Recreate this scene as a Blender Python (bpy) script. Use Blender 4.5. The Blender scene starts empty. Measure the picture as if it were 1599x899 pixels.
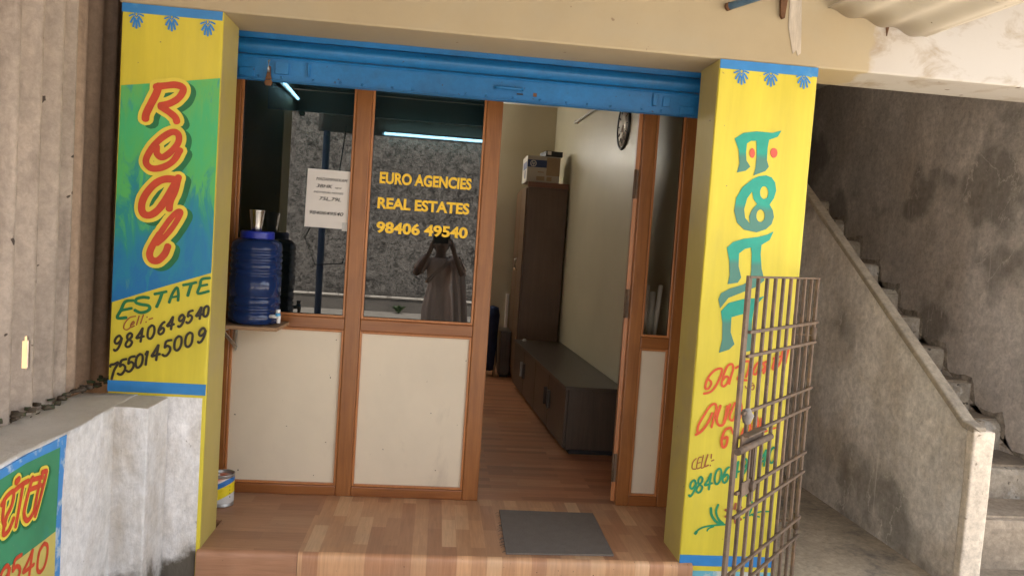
import bpy, bmesh, math, random, json
from mathutils import Vector, Matrix, noise
from mathutils.geometry import tessellate_polygon
random.seed(7)
S = bpy.context.scene
COL = S.collection
rad = math.radians

# ---------------------------------------------------------------- camera
cam = bpy.data.cameras.new('camera'); cam_o = bpy.data.objects.new('camera', cam); COL.objects.link(cam_o)
yaw, pit, rol = 0.0978228715, -0.0560464211, 0.0677747894
fw = Vector((math.sin(yaw)*math.cos(pit), math.cos(yaw)*math.cos(pit), math.sin(pit)))
rt = Vector((math.cos(yaw), -math.sin(yaw), 0)); up = rt.cross(fw)
r2 = math.cos(rol)*rt + math.sin(rol)*up; u2 = -math.sin(rol)*rt + math.cos(rol)*up
mw = Matrix.Identity(4)
for i in range(3):
    mw[i][0] = r2[i]; mw[i][1] = u2[i]; mw[i][2] = -fw[i]
mw.translation = (0, -3.275, 1.37)
cam_o.matrix_world = mw
cam.sensor_width = 36; cam.lens = 36*1193.99854/1599
cam.clip_start = 0.005; cam.clip_end = 500
S.camera = cam_o

# ---------------------------------------------------------------- world, sun, exposure
SUN_EL = 66
sd = Vector((-0.28, -1.0, 0)).normalized()*math.cos(rad(SUN_EL)); sd.z = -math.sin(rad(SUN_EL))   # the way the light travels
W = bpy.data.worlds.new('World'); S.world = W; W.use_nodes = True
nt = W.node_tree; bg = nt.nodes['Background']
sky = nt.nodes.new('ShaderNodeTexSky'); sky.sky_type = 'NISHITA'; sky.sun_disc = False
sky.sun_elevation = rad(SUN_EL); sky.sun_rotation = math.atan2(-sd.x, -sd.y)
sky.dust_density = 2.5; sky.air_density = 1.2
hz = nt.nodes.new('ShaderNodeHueSaturation'); hz.inputs['Saturation'].default_value = .35      # hazy, milky sky
nt.links.new(sky.outputs[0], hz.inputs['Color']); nt.links.new(hz.outputs[0], bg.inputs[0]); bg.inputs[1].default_value = 0.15
sun = bpy.data.lights.new('sun', 'SUN'); sun.energy = 5; sun.angle = rad(0.5); sun.color = (1, 0.92, 0.81)
sun_o = bpy.data.objects.new('sun', sun); COL.objects.link(sun_o)
sun_o.rotation_euler = sd.to_track_quat('-Z', 'Y').to_euler(); sun_o.location = (0, 20, 30)
S.view_settings.view_transform = 'Standard'; S.view_settings.look = 'None'
S.view_settings.exposure = 2.75; S.view_settings.gamma = 1
S.view_settings.use_curve_mapping = False
S.render.engine = 'CYCLES'
cy = S.cycles
cy.max_bounces = 14; cy.diffuse_bounces = 8; cy.glossy_bounces = 5; cy.transmission_bounces = 8; cy.transparent_max_bounces = 12
cy.caustics_reflective = False; cy.caustics_refractive = False
cy.use_denoising = True
cy.sample_clamp_indirect = 8

# ---------------------------------------------------------------- materials
def nodes(name):
    m = bpy.data.materials.new(name); m.use_nodes = True
    return m, m.node_tree, m.node_tree.nodes['Principled BSDF']
class N:
    """small wrapper for building node graphs"""
    def __init__(s, nt): s.nt = nt
    def new(s, t, **kw):
        n = s.nt.nodes.new(t)
        for k, v in kw.items():
            if k in n.inputs.keys(): n.inputs[k].default_value = v
            else: setattr(n, k, v)
        return n
    def link(s, a, b): s.nt.links.new(a, b)
    def coord(s, scale=(1, 1, 1), off=(0, 0, 0), rot=(0, 0, 0)):
        c = s.new('ShaderNodeTexCoord'); mp = s.new('ShaderNodeMapping')
        mp.inputs['Scale'].default_value = scale; mp.inputs['Location'].default_value = off; mp.inputs['Rotation'].default_value = rot
        s.link(c.outputs['Object'], mp.inputs[0]); return mp.outputs[0]
    def noise(s, vec, scale, detail=5, rough=.55, dist=0):
        n = s.new('ShaderNodeTexNoise'); n.inputs['Scale'].default_value = scale; n.inputs['Detail'].default_value = detail
        n.inputs['Roughness'].default_value = rough; n.inputs['Distortion'].default_value = dist
        s.link(vec, n.inputs['Vector']); return n.outputs['Fac']
    def ramp(s, fac, *stops):
        r = s.new('ShaderNodeValToRGB'); e = r.color_ramp.elements
        while len(e) < len(stops): e.new(.5)
        for el, (p, c) in zip(e, stops):
            el.position = p; el.color = c if len(c) == 4 else (*c, 1)
        s.link(fac, r.inputs[0]); return r.outputs[0]
    def step(s, fac, a, b):
        return s.ramp(fac, (a, (0, 0, 0)), (b, (1, 1, 1)))
    def mix(s, fac, a, b, mode='MIX'):
        m = s.new('ShaderNodeMix'); m.data_type = 'RGBA'; m.blend_type = mode
        for v, i in ((fac, 0), (a, 6), (b, 7)):
            if isinstance(v, (int, float)): m.inputs[i].default_value = v
            elif isinstance(v, tuple): m.inputs[i].default_value = v if len(v) == 4 else (*v, 1)
            else: s.link(v, m.inputs[i])
        return m.outputs[2]
    def math(s, op, a, b=0.0):
        m = s.new('ShaderNodeMath'); m.operation = op
        for v, i in ((a, 0), (b, 1)):
            if isinstance(v, (int, float)): m.inputs[i].default_value = v
            else: s.link(v, m.inputs[i])
        return m.outputs[0]
    def bump(s, h, strength, dist, bs):
        b = s.new('ShaderNodeBump'); b.inputs['Strength'].default_value = strength; b.inputs['Distance'].default_value = dist
        s.link(h, b.inputs['Height']); s.link(b.outputs[0], bs.inputs['Normal'])
def dim(c, k): return tuple(min(1, x*k) for x in c)
def mat(name, col, rough=.6, var=.15, scale=4, stretch=(1, 1, 1), stain=None, stain_at=(.55, .75), stain_scale=2, stain_stretch=(1, 1, 1),
        speck=None, speck_scale=60, speck_at=(.70, .74), bump=0, bscale=60, bdist=.003, metal=0, spec=.5, coat=0, rvar=.1, big=0, scratch=None, grain=0, crack=None):
    m, t, b = nodes(name); n = N(t)
    v = n.coord(stretch)
    f = n.noise(v, scale, 6, .62)
    c = n.mix(n.step(f, .3, .7), dim(col, 1-var), dim(col, 1+var))
    if stain:
        v2 = n.coord(stain_stretch, (3.1, 1.7, 5.3))
        f2 = n.noise(v2, stain_scale, 7, .65, .3)
        c = n.mix(n.step(f2, *stain_at), c, stain)
    if big:
        fb = n.noise(n.coord((1, 1, .8), (9.3, 4.1, 2.7)), 1.1, 8, .68, .5)
        c = n.mix(1, c, n.mix(n.step(fb, .30, .68), (1-big, 1-big*1.05, 1-big*1.1), (1+big*.55, 1+big*.5, 1+big*.45)), 'MULTIPLY')
    if grain:
        fg = n.noise(n.coord((1, 1, 1), (2.3, 8.1, 4.4)), 26, 8, .8, .3)
        c = n.mix(1, c, n.mix(n.step(fg, .34, .66), (1-grain,)*3, (1+grain*.8,)*3), 'MULTIPLY')
    if crack:
        fk = n.noise(n.coord((1, 1, .7), (6.6, 2.9, 1.2)), 1.6, 9, .6, .4)
        ln = n.step(n.math('ABSOLUTE', n.math('SUBTRACT', fk, .47)), .0015, .005)
        c = n.mix(n.math('MULTIPLY', n.math('MULTIPLY', ln, .55), n.step(n.noise(n.coord((1, 1, 1), (1, 9, 3)), 1.3, 3), .56, .62)), c, crack)
    if scratch:
        fs = n.noise(n.coord((30, 30, 1.3), (2, 6, 1), (.1, .25, 0)), 1.7, 5, .6, .2)
        fm = n.noise(n.coord((1, 1, 1), (8, 1, 6)), 2.6, 3)
        c = n.mix(n.math('MULTIPLY', n.step(fs, .58, .70), n.step(fm, .45, .65)), c, scratch)
    if speck:
        v3 = n.coord((1, 1, 1), (7.7, 2.2, 9.1))
        f3 = n.noise(v3, speck_scale, 2, .5)
        c = n.mix(n.step(f3, *speck_at), c, speck)
    n.link(c, b.inputs['Base Color'])
    fr = n.noise(n.coord((1, 1, 1), (1, 4, 2)), scale*2.3, 4)
    mr = n.new('ShaderNodeMapRange'); mr.inputs['To Min'].default_value = max(.02, rough-rvar); mr.inputs['To Max'].default_value = min(1, rough+rvar)
    n.link(fr, mr.inputs[0]); n.link(mr.outputs[0], b.inputs['Roughness'])
    b.inputs['Metallic'].default_value = metal; b.inputs['Specular IOR Level'].default_value = spec
    if coat: b.inputs['Coat Weight'].default_value = coat; b.inputs['Coat Roughness'].default_value = .15
    if bump:
        h = n.noise(n.coord(stretch), bscale, 6, .6)
        n.bump(h, bump, bdist, b)
    return m
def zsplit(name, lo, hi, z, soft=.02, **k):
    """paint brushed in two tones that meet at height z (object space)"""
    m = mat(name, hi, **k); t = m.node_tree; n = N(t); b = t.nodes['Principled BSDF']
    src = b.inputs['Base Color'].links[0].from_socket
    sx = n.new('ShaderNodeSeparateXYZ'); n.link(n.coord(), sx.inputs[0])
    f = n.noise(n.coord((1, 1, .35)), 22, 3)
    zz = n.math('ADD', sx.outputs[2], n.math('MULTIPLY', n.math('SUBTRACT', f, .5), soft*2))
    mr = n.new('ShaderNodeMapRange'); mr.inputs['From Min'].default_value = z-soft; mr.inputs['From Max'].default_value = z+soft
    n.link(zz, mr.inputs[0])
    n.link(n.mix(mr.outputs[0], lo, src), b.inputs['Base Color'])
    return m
def plank_mat(name, c1, c2, c3, bw, bh, rot=0, rough=.35, swap=None):
    """printed strip parquet; strips run along local X before rot; swap='wall' maps it onto an upright face"""
    m, t, b = nodes(name); n = N(t)
    c = n.new('ShaderNodeTexCoord'); mp = n.new('ShaderNodeMapping')
    src = c.outputs['Object']
    if swap == 'wall':
        sx = n.new('ShaderNodeSeparateXYZ'); cb = n.new('ShaderNodeCombineXYZ'); n.link(src, sx.inputs[0])
        n.link(sx.outputs[0], cb.inputs[0]); n.link(sx.outputs[2], cb.inputs[1]); src = cb.outputs[0]
    mp.inputs['Rotation'].default_value = (0, 0, rot); mp.inputs['Location'].default_value = (.31, .17, 0)
    n.link(src, mp.inputs[0])
    br = n.new('ShaderNodeTexBrick'); br.offset = .37; br.offset_frequency = 2; br.squash = 1
    br.inputs['Scale'].default_value = 1; br.inputs['Brick Width'].default_value = bw; br.inputs['Row Height'].default_value = bh
    br.inputs['Mortar Size'].default_value = .0006; br.inputs['Mortar Smooth'].default_value = .2; br.inputs['Bias'].default_value = 0
    br.inputs['Color1'].default_value = (0, 0, 0, 1); br.inputs['Color2'].default_value = (1, 1, 1, 1); br.inputs['Mortar'].default_value = (.4, .4, .4, 1)
    n.link(mp.outputs[0], br.inputs['Vector'])
    col = n.ramp(br.outputs[0], (0, c2), (.45, c1), (.8, dim(c1, 1.12)), (1, c3))
    g = n.new('ShaderNodeMapping'); g.inputs['Scale'].default_value = (2.2, 34, 34); n.link(mp.outputs[0], g.inputs[0])
    gr = n.noise(g.outputs[0], 2.2, 6, .65, .6)
    col = n.mix(.55, col, n.mix(n.step(gr, .3, .72), (.70, .64, .58), (1.15, 1.15, 1.15)), 'MULTIPLY')
    d = n.noise(n.coord(), 2.4, 6, .6)
    col = n.mix(n.math('MULTIPLY', n.step(d, .5, .8), .5), col, (.30, .22, .16))
    col = n.mix(n.step(n.noise(n.coord((1, 1, 1), (4, 4, 4)), 75, 2), .735, .755), col, (.03, .02, .015))
    n.link(col, b.inputs['Base Color'])
    mr = n.new('ShaderNodeMapRange'); mr.inputs['To Min'].default_value = rough-.06; mr.inputs['To Max'].default_value = rough+.22
    n.link(d, mr.inputs[0]); n.link(mr.outputs[0], b.inputs['Roughness'])
    n.bump(n.noise(n.coord(), 9, 3), .12, .01, b)
    return m
def wood_mat(name, c1, c2, axis=2, rough=.32):
    st = [26, 26, 26]; st[axis] = 1.6
    m, t, b = nodes(name); n = N(t)
    f = n.noise(n.coord(tuple(st)), 1.6, 7, .65, .8)
    c = n.mix(n.step(f, .28, .75), c1, c2)
    f2 = n.noise(n.coord(), 3.0, 4)
    c = n.mix(n.math('MULTIPLY', n.step(f2, .45, .8), .35), c, dim(c2, 1.35))
    n.link(c, b.inputs['Base Color'])
    b.inputs['Roughness'].default_value = rough
    n.bump(f, .15, .002, b)
    return m
def glass_mat(name, tint, refl):
    m = bpy.data.materials.new(name); m.use_nodes = True; t = m.node_tree; t.nodes.clear(); n = N(t)
    o = n.new('ShaderNodeOutputMaterial'); tr = n.new('ShaderNodeBsdfTransparent'); tr.inputs[0].default_value = (*tint, 1)
    g = n.new('ShaderNodeBsdfGlossy'); g.inputs['Roughness'].default_value = .004; g.inputs[0].default_value = (.98, .97, .95, 1)
    fr = n.new('ShaderNodeFresnel'); fr.inputs[0].default_value = 1.5
    f = n.math('ADD', n.math('MULTIPLY', fr.outputs[0], 1.2), refl)
    mx = n.new('ShaderNodeMixShader'); n.link(f, mx.inputs[0]); n.link(tr.outputs[0], mx.inputs[1]); n.link(g.outputs[0], mx.inputs[2])
    # dusty film that catches a little light
    df = n.new('ShaderNodeBsdfDiffuse'); df.inputs[0].default_value = (.5, .47, .42, 1)
    d = n.noise(n.coord(), 3.5, 6, .6); dm = n.new('ShaderNodeMixShader')
    n.link(n.math('MULTIPLY', n.step(d, .4, .9), .03), dm.inputs[0]); n.link(mx.outputs[0], dm.inputs[1]); n.link(df.outputs[0], dm.inputs[2])
    n.link(dm.outputs[0], o.inputs[0]); return m
def emit_mat(name, col, k):
    m = bpy.data.materials.new(name); m.use_nodes = True; t = m.node_tree; t.nodes.clear(); n = N(t)
    o = n.new('ShaderNodeOutputMaterial'); e = n.new('ShaderNodeEmission'); e.inputs[0].default_value = (*col, 1); e.inputs[1].default_value = k
    n.link(e.outputs[0], o.inputs[0]); return m

Y_PAINT = mat('yellow_paint', (.69, .57, .045), .45, .09, 3.5, (3, 3, .3), big=.07, stain=(.62, .52, .06), stain_at=(.55, .85), stain_scale=3, stain_stretch=(2, 2, .5), speck=(.30, .22, .08), speck_scale=45, speck_at=(.755, .775), bump=.15, bscale=30)
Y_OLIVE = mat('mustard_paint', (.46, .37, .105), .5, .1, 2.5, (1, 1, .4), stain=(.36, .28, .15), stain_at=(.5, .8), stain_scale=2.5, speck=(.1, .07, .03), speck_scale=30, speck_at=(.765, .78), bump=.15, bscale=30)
BLUE_BAND = mat('blue_band_paint', (.035, .23, .56), .45, .12, 8, stain=(.12, .36, .62), stain_at=(.6, .8), stain_scale=9)
BLUE_WORN = mat('worn_blue_paint', (.05, .25, .60), .5, .15, 8, stain=(.45, .55, .65), stain_at=(.53, .62), stain_scale=14)
WHITE_WASH = mat('whitewash', (.62, .60, .60), .8, .1, 3, (1, 1, .4), stain=(.36, .32, .27), stain_at=(.56, .85), stain_scale=2.6, stain_stretch=(1, 1, .4), speck=(.16, .13, .1), speck_scale=26, speck_at=(.70, .76), bump=.5, bscale=28, bdist=.006, grain=.32)
CREAM_WALL = mat('cream_wall', (.44, .35, .215), .7, .07, 1.6, stain=(.42, .36, .25), stain_at=(.5, .8), stain_scale=1.3, speck=(.28, .2, .12), speck_scale=22, speck_at=(.755, .775), bump=.2, bscale=22, bdist=.004)
BARE = mat('bare_plaster', (.50, .43, .34), .85, .25, 9, (2, 1, .5), stain=(.2, .15, .1), stain_at=(.62, .7), stain_scale=16, stain_stretch=(3, 1, .6), bump=.7, bscale=30, bdist=.008)
LIME = mat('limewashed_beam', (.66, .60, .53), .8, .08, 3, stain=(.42, .33, .24), stain_at=(.58, .74), stain_scale=3.4, stain_stretch=(1, 1, 1.8), speck=(.12, .08, .05), speck_scale=17, speck_at=(.72, .735), bump=.5, bscale=16, bdist=.01, grain=.32, crack=(.10, .085, .07))
CONC = mat('old_concrete', (.34, .285, .22), .9, .28, 3, big=.3, stain=(.13, .115, .10), stain_at=(.5, .78), stain_scale=1.7, speck=(.48, .44, .38), speck_scale=18, speck_at=(.70, .76), bump=.5, bscale=30, bdist=.006, grain=.32)
CONC_WALL = mat('stained_render', (.63, .585, .54), .88, .25, 2.2, (1, 1, .45), big=.24, scratch=(.60, .55, .49), stain=(.49, .425, .36), stain_at=(.44, .70), stain_scale=1.2, stain_stretch=(1, 1, .6), speck=(.42, .38, .33), speck_scale=13, speck_at=(.735, .80), bump=.45, bscale=16, bdist=.008, grain=.32, crack=(.10, .085, .07))
CONC_SIDE = mat('scratched_render', (.66, .62, .575), .85, .25, 2.4, (1, 1, .5), big=.22, scratch=(.68, .64, .58), stain=(.50, .44, .37), stain_at=(.44, .64), stain_scale=2.2, speck=(.50, .47, .43), speck_scale=15, speck_at=(.70, .78), bump=.4, bscale=26, bdist=.006, grain=.32, crack=(.10, .085, .07))
CONC_CAP = mat('worn_coping', (.33, .275, .205), .85, .16, 5, stain=(.22, .18, .14), stain_at=(.58, .75), stain_scale=5, bump=.5, bscale=26, bdist=.006, grain=.32)
POST_END = mat('chipped_limewash', (.58, .50, .40), .85, .16, 5, (1, 1, .4), big=.22, stain=(.45, .32, .19), stain_at=(.56, .76), stain_scale=3, speck=(.25, .2, .15), speck_scale=30, speck_at=(.70, .74), bump=.6, bscale=30, bdist=.006, grain=.32)
RISER = mat('flaked_riser', (.42, .37, .30), .9, .25, 5, stain=(.56, .53, .48), stain_at=(.54, .62), stain_scale=7, speck=(.08, .07, .06), speck_scale=22, speck_at=(.64, .72), bump=.8, bscale=22, bdist=.012, grain=.32)
TEAK = wood_mat('polished_teak', (.20, .072, .020), (.37, .145, .042), 2)
TEAK_H = wood_mat('polished_teak_rail', (.20, .068, .019), (.34, .128, .038), 0)
TEAK_L = wood_mat('planed_teak_edge', (.40, .15, .05), (.52, .22, .08), 2)
PANEL = mat('cream_laminate', (.74, .65, .51), .42, .05, 2, stain=(.55, .47, .37), stain_at=(.62, .85), stain_scale=4, stain_stretch=(1, 1, .5), big=.06, speck=(.12, .09, .06), speck_scale=34, speck_at=(.748, .762), spec=.45)
SHUT = mat('blue_enamel', (.012, .155, .40), .42, .14, 6, (.6, 1, 1), stain=(.02, .12, .28), stain_at=(.55, .8), stain_scale=5, speck=(.03, .04, .06), speck_scale=60, speck_at=(.735, .75), spec=.5, big=.2, grain=.14)
DARK_BLUE = mat('blue_enamel_dull', (.012, .13, .32), .5, .2, 14)
RUST = mat('rusty_iron', (.16, .075, .035), .75, .3, 30, bump=.4, bscale=80, metal=.3)
GATE = mat('brown_iron_paint', (.125, .082, .052), .68, .35, 9, (1, 1, .5), stain=(.20, .115, .06), stain_at=(.54, .66), stain_scale=11, speck=(.08, .04, .025), speck_scale=60, speck_at=(.68, .72), bump=.2, bscale=90, bdist=.002, grain=.3)
STEEL = mat('bright_steel', (.72, .69, .64), .22, .05, 10, metal=1)
ZINC = mat('dull_zinc', (.42, .42, .41), .45, .15, 20, metal=.8)
TINT = glass_mat('tinted_glass', (.0095, .022, .033), .012)
CLEAR = glass_mat('side_glass', (.85, .85, .82), .0)
YELLOW_VINYL = mat('amber_vinyl', (.98, .60, .02), .45, .03, 10)
BLACK = mat('black_ink', (.018, .017, .02), .6, .2, 30)
PAPER = mat('white_paper', (.74, .70, .66), .8, .03, 6)
WENGE = wood_mat('dark_wenge', (.042, .029, .020), (.078, .054, .037), 2, .4)
WENGE_T = wood_mat('dark_wenge_top', (.044, .032, .023), (.068, .050, .036), 1, .35)
BROWN = wood_mat('brown_laminate', (.11, .060, .031), (.155, .088, .046), 2, .4)
IN_WALL = mat('pale_green_emulsion', (.55, .505, .37), .42, .05, 1.5, bump=.08, bscale=6, bdist=.01, spec=.5)
IN_BACK = mat('cream_emulsion', (.44, .38, .26), .5, .05, 1.5)
CEIL = mat('ceiling_white', (.5, .48, .43), .8, .05, 2)
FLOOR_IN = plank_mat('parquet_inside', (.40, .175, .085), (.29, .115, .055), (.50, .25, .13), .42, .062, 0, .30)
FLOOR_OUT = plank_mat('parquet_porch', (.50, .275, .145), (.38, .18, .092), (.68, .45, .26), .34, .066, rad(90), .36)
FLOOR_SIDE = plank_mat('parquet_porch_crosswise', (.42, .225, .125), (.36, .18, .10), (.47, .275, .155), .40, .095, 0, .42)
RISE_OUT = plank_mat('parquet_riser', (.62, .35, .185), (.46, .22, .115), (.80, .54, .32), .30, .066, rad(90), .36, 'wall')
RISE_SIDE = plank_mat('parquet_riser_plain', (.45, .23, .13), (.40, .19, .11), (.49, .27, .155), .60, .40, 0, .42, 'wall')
MAT = mat('grey_rubber_mat', (.15, .128, .108), .85, .08, 20, speck=(.10, .09, .08), speck_scale=160, speck_at=(.6, .7), bump=.5, bscale=260, bdist=.002)
ASB_L = mat('pale_asbestos', (.43, .355, .295), .85, .15, 3, (1, 1, .3), big=.22, stain=(.20, .155, .125), stain_at=(.52, .74), stain_scale=3.5, stain_stretch=(1.5, 1.5, .35), speck=(.07, .05, .04), speck_scale=20, speck_at=(.715, .74), bump=.25, bscale=60, grain=.22)
ASB_D = mat('weathered_asbestos', (.40, .285, .20), .9, .25, 3, (1.6, 1.6, .2), stain=(.24, .17, .12), stain_at=(.50, .74), stain_scale=3, stain_stretch=(2, 2, .2), speck=(.32, .25, .19), speck_scale=22, speck_at=(.73, .78), bump=.3, bscale=50, grain=.22)
ASB_R = mat('cream_roof_sheet', (.56, .50, .41), .75, .06, 3, stain=(.42, .34, .25), stain_at=(.6, .8), stain_scale=4, speck=(.2, .15, .1), speck_scale=30, speck_at=(.74, .76))
ROAD = mat('dusty_road', (.28, .26, .235), .9, .2, 5, speck=(.36, .33, .30), speck_scale=90, speck_at=(.62, .7), bump=.4, bscale=120)
DIRT = mat('dusty_ground', (.42, .37, .305), .95, .2, 1.5, stain=(.28, .23, .175), stain_at=(.5, .75), stain_scale=.8, speck=(.12, .1, .08), speck_scale=35, speck_at=(.7, .74), bump=.4, bscale=30, bdist=.01)
FOOT = mat('alcove_floor', (.34, .28, .205), .9, .2, 2.5, big=.25, stain=(.10, .095, .09), stain_at=(.52, .68), stain_scale=2.3, bump=.3, bscale=40, grain=.32)
PLINTH = mat('plinth_cement', (.17, .155, .14), .9, .2, 3, (.5, 1, 1), stain=(.14, .13, .12), stain_at=(.5, .7), stain_scale=1.5, bump=.4, bscale=20, grain=.32)
EDGE_W = mat('pale_edge', (.62, .58, .52), .9, .2, 6, (.4, 1, 1), stain=(.28, .25, .22), stain_at=(.55, .65), stain_scale=4)
BLUE_POST = mat('navy_post_paint', (.02, .05, .12), .5, .15, 10)
BEAM = mat('dark_purlin', (.05, .045, .042), .8, .2, 8)
RED_P = mat('red_sign_paint', (.56, .062, .022), .5, .12, 18)
GREEN_D = mat('dark_green_sign_paint', (.012, .16, .055), .5, .2, 16)
INK_P = mat('black_sign_paint', (.035, .028, .015), .5, .25, 20)
BROWN_P = mat('brown_sign_paint', (.32, .09, .03), .5, .2, 20)
VINE = mat('vine_green_paint', (.01, .24, .10), .5, .2, 20)
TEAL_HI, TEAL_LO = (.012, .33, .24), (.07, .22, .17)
LETTER_Y = mat('lemon_sign_paint', (.78, .63, .07), .5, .08, 10)
SKIN = mat('brown_skin', (.20, .105, .065), .55, .06, 8)
CLOTH = mat('dusty_rose_cloth', (.74, .57, .48), .85, .15, 12, (1, 1, .3), stain=(.50, .36, .29), stain_at=(.5, .7), stain_scale=6, stain_stretch=(1, 1, .3))
CLOTH2 = mat('pale_pink_cloth', (.80, .62, .53), .85, .15, 14, (1, 1, .3))
HAIR = mat('black_hair', (.012, .010, .009), .5, .2, 30)
BLACK_PL = mat('black_plastic', (.015, .015, .016), .35, .1, 10)
GREY_PL = mat('worn_light_plastic', (.55, .54, .52), .5, .1, 10)
LEAF = mat('weed_leaf', (.05, .10, .03), .6, .3, 20)
CARD_W = mat('white_carton', (.50, .45, .38), .7, .05, 5)
CARD_B = mat('brown_carton', (.36, .25, .15), .8, .08, 5)
CARD_BL = mat('blue_print', (.035, .06, .16), .6, .1, 8)
NAVY_CLOTH = mat('navy_fabric', (.012, .024, .075), .8, .25, 10, bump=.6, bscale=18, bdist=.02)
def panel_mat():
    m, t, b = nodes('green_to_blue_brushwork'); n = N(t)
    sx = n.new('ShaderNodeSeparateXYZ'); n.link(n.coord(), sx.inputs[0])
    br = n.noise(n.coord((6, 6, 1.7), rot=(0, .25, 0)), 2.4, 5, .65, .8)
    zz = n.math('ADD', sx.outputs[2], n.math('MULTIPLY', n.math('SUBTRACT', br, .5), .95))
    mr = n.new('ShaderNodeMapRange'); mr.inputs['From Min'].default_value = 1.22; mr.inputs['From Max'].default_value = 2.12
    n.link(zz, mr.inputs[0])
    c = n.ramp(mr.outputs[0], (.0, (.010, .16, .40)), (.28, (.015, .22, .36)), (.44, (.02, .27, .25)), (.56, (.09, .46, .12)), (.8, (.06, .46, .17)), (1, (.12, .46, .12)))
    f = n.noise(n.coord((3, 3, 1)), 5, 4, .6, .5)
    c = n.mix(n.math('MULTIPLY', n.step(f, .6, .72), .45), c, (.20, .46, .08))
    f = n.noise(n.coord((4, 4, 1.2), (5, 2, 1), (0, .5, 0)), 4, 3, .6, .3)
    c = n.mix(n.math('MULTIPLY', n.step(f, .65, .7), .6), c, (.015, .26, .34))
    n.link(c, b.inputs['Base Color']); b.inputs['Roughness'].default_value = .5
    return m
PAINTING = panel_mat()
MURAL_G = mat('mural_green', (.045, .26, .125), .55, .18, 4, stain=(.03, .22, .2), stain_at=(.5, .75), stain_scale=3, speck=(.35, .42, .3), speck_scale=40, speck_at=(.74, .77))
MURAL_Y = mat('mural_yellow', (.56, .46, .12), .6, .12, 5, stain=(.42, .36, .16), stain_at=(.5, .8), stain_scale=4)
def lowwall_mat():
    m = mat('worn_whitewash', (.80, .79, .79), .82, .12, 3, (1, 1, .4), stain=(.54, .49, .43), stain_at=(.48, .70), stain_scale=3.2, stain_stretch=(1, 1, .45), speck=(.22, .18, .14), speck_scale=34, speck_at=(.72, .80), bump=.9, bscale=18, bdist=.012, big=.17, grain=.20)
    t = m.node_tree; n = N(t); b = t.nodes['Principled BSDF']; src = b.inputs['Base Color'].links[0].from_socket
    ge = n.new('ShaderNodeNewGeometry'); sx = n.new('ShaderNodeSeparateXYZ'); n.link(ge.outputs['Normal'], sx.inputs[0])
    f = n.noise(n.coord(), 5, 7, .65)
    up_ = n.step(n.math('ADD', sx.outputs[2], n.math('MULTIPLY', n.math('SUBTRACT', f, .5), .9)), .55, .75)
    c = n.mix(up_, src, n.mix(f, (.42, .365, .29), (.66, .61, .54)))
    so = n.new('ShaderNodeSeparateXYZ'); n.link(n.coord(), so.inputs[0])
    lo_ = n.math('ADD', so.outputs[2], n.math('MULTIPLY', n.math('SUBTRACT', f, .5), .55))
    mr = n.new('ShaderNodeMapRange'); mr.inputs['From Min'].default_value = .10; mr.inputs['From Max'].default_value = .20; n.link(lo_, mr.inputs[0])
    n.link(n.mix(mr.outputs[0], (.13, .11, .085), c), b.inputs['Base Color']); return m
LOWWALL = lowwall_mat()
def facade_mat():
    """cream emulsion that stops at an uneven vertical line; older limewash beyond it"""
    m = CREAM_WALL.copy(); m.name = 'facade_paint'; t = m.node_tree; n = N(t); b = t.nodes['Principled BSDF']
    src = b.inputs['Base Color'].links[0].from_socket
    sx = n.new('ShaderNodeSeparateXYZ'); n.link(n.coord(), sx.inputs[0])
    w = n.math('MULTIPLY', n.math('SUBTRACT', n.noise(n.coord(), 7, 4), .5), .16)
    xx = n.math('ADD', sx.outputs[0], n.math('ADD', w, n.math('MULTIPLY', sx.outputs[2], -.05)))
    mr = n.new('ShaderNodeMapRange'); mr.inputs['From Min'].default_value = 1.715; mr.inputs['From Max'].default_value = 1.74
    n.link(xx, mr.inputs[0])
    f = n.noise(n.coord((1, 1, 1.6)), 4.5, 7, .65, .4)
    lime = n.mix(n.step(f, .52, .68), (.52, .48, .43), (.36, .29, .21))
    f2 = n.noise(n.coord((1, 1, 1), (3, 3, 3)), 17, 4)
    lime = n.mix(n.step(f2, .68, .72), lime, (.16, .11, .07))
    n.link(n.mix(mr.outputs[0], src, lime), b.inputs['Base Color'])
    return m
FACADE = facade_mat()
ROOF_SHADE = mat('shade_toned_roof_sheet', (.15, .13, .11), .9, .2, 4)  # shade of the unlit underside put into the colour; also dims the facade top
def stucco_mat():
    m, t, b = nodes('rough_cast'); n = N(t)
    v = n.coord()
    f = n.noise(v, 10, 8, .80, .9)
    c = n.mix(n.step(f, .40, .60), (.06, .054, .05), (.44, .41, .38))
    sx = n.new('ShaderNodeSeparateXYZ'); n.link(v, sx.inputs[0])
    mr = n.new('ShaderNodeMapRange'); mr.inputs['From Min'].default_value = .30; mr.inputs['From Max'].default_value = .62
    n.link(n.math('ADD', sx.outputs[2], n.math('MULTIPLY', f, .2)), mr.inputs[0])
    c = n.mix(mr.outputs[0], (.12, .11, .10), c)
    n.link(c, b.inputs['Base Color']); b.inputs['Roughness'].default_value = .95
    n.bump(n.noise(v, 11, 6, .75), 1.0, .18, b)
    return m
STUCCO = stucco_mat()
def jar_mat():
    m, t, b = nodes('blue_polycarbonate'); n = N(t)
    b.inputs['Base Color'].default_value = (.016, .042, .155, 1); b.inputs['Roughness'].default_value = .10
    b.inputs['Transmission Weight'].default_value = .35; b.inputs['IOR'].default_value = 1.45
    return m
JAR = jar_mat()
LID_B = mat('blue_lid_plastic', (.015, .03, .33), .35, .1, 8)

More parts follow.
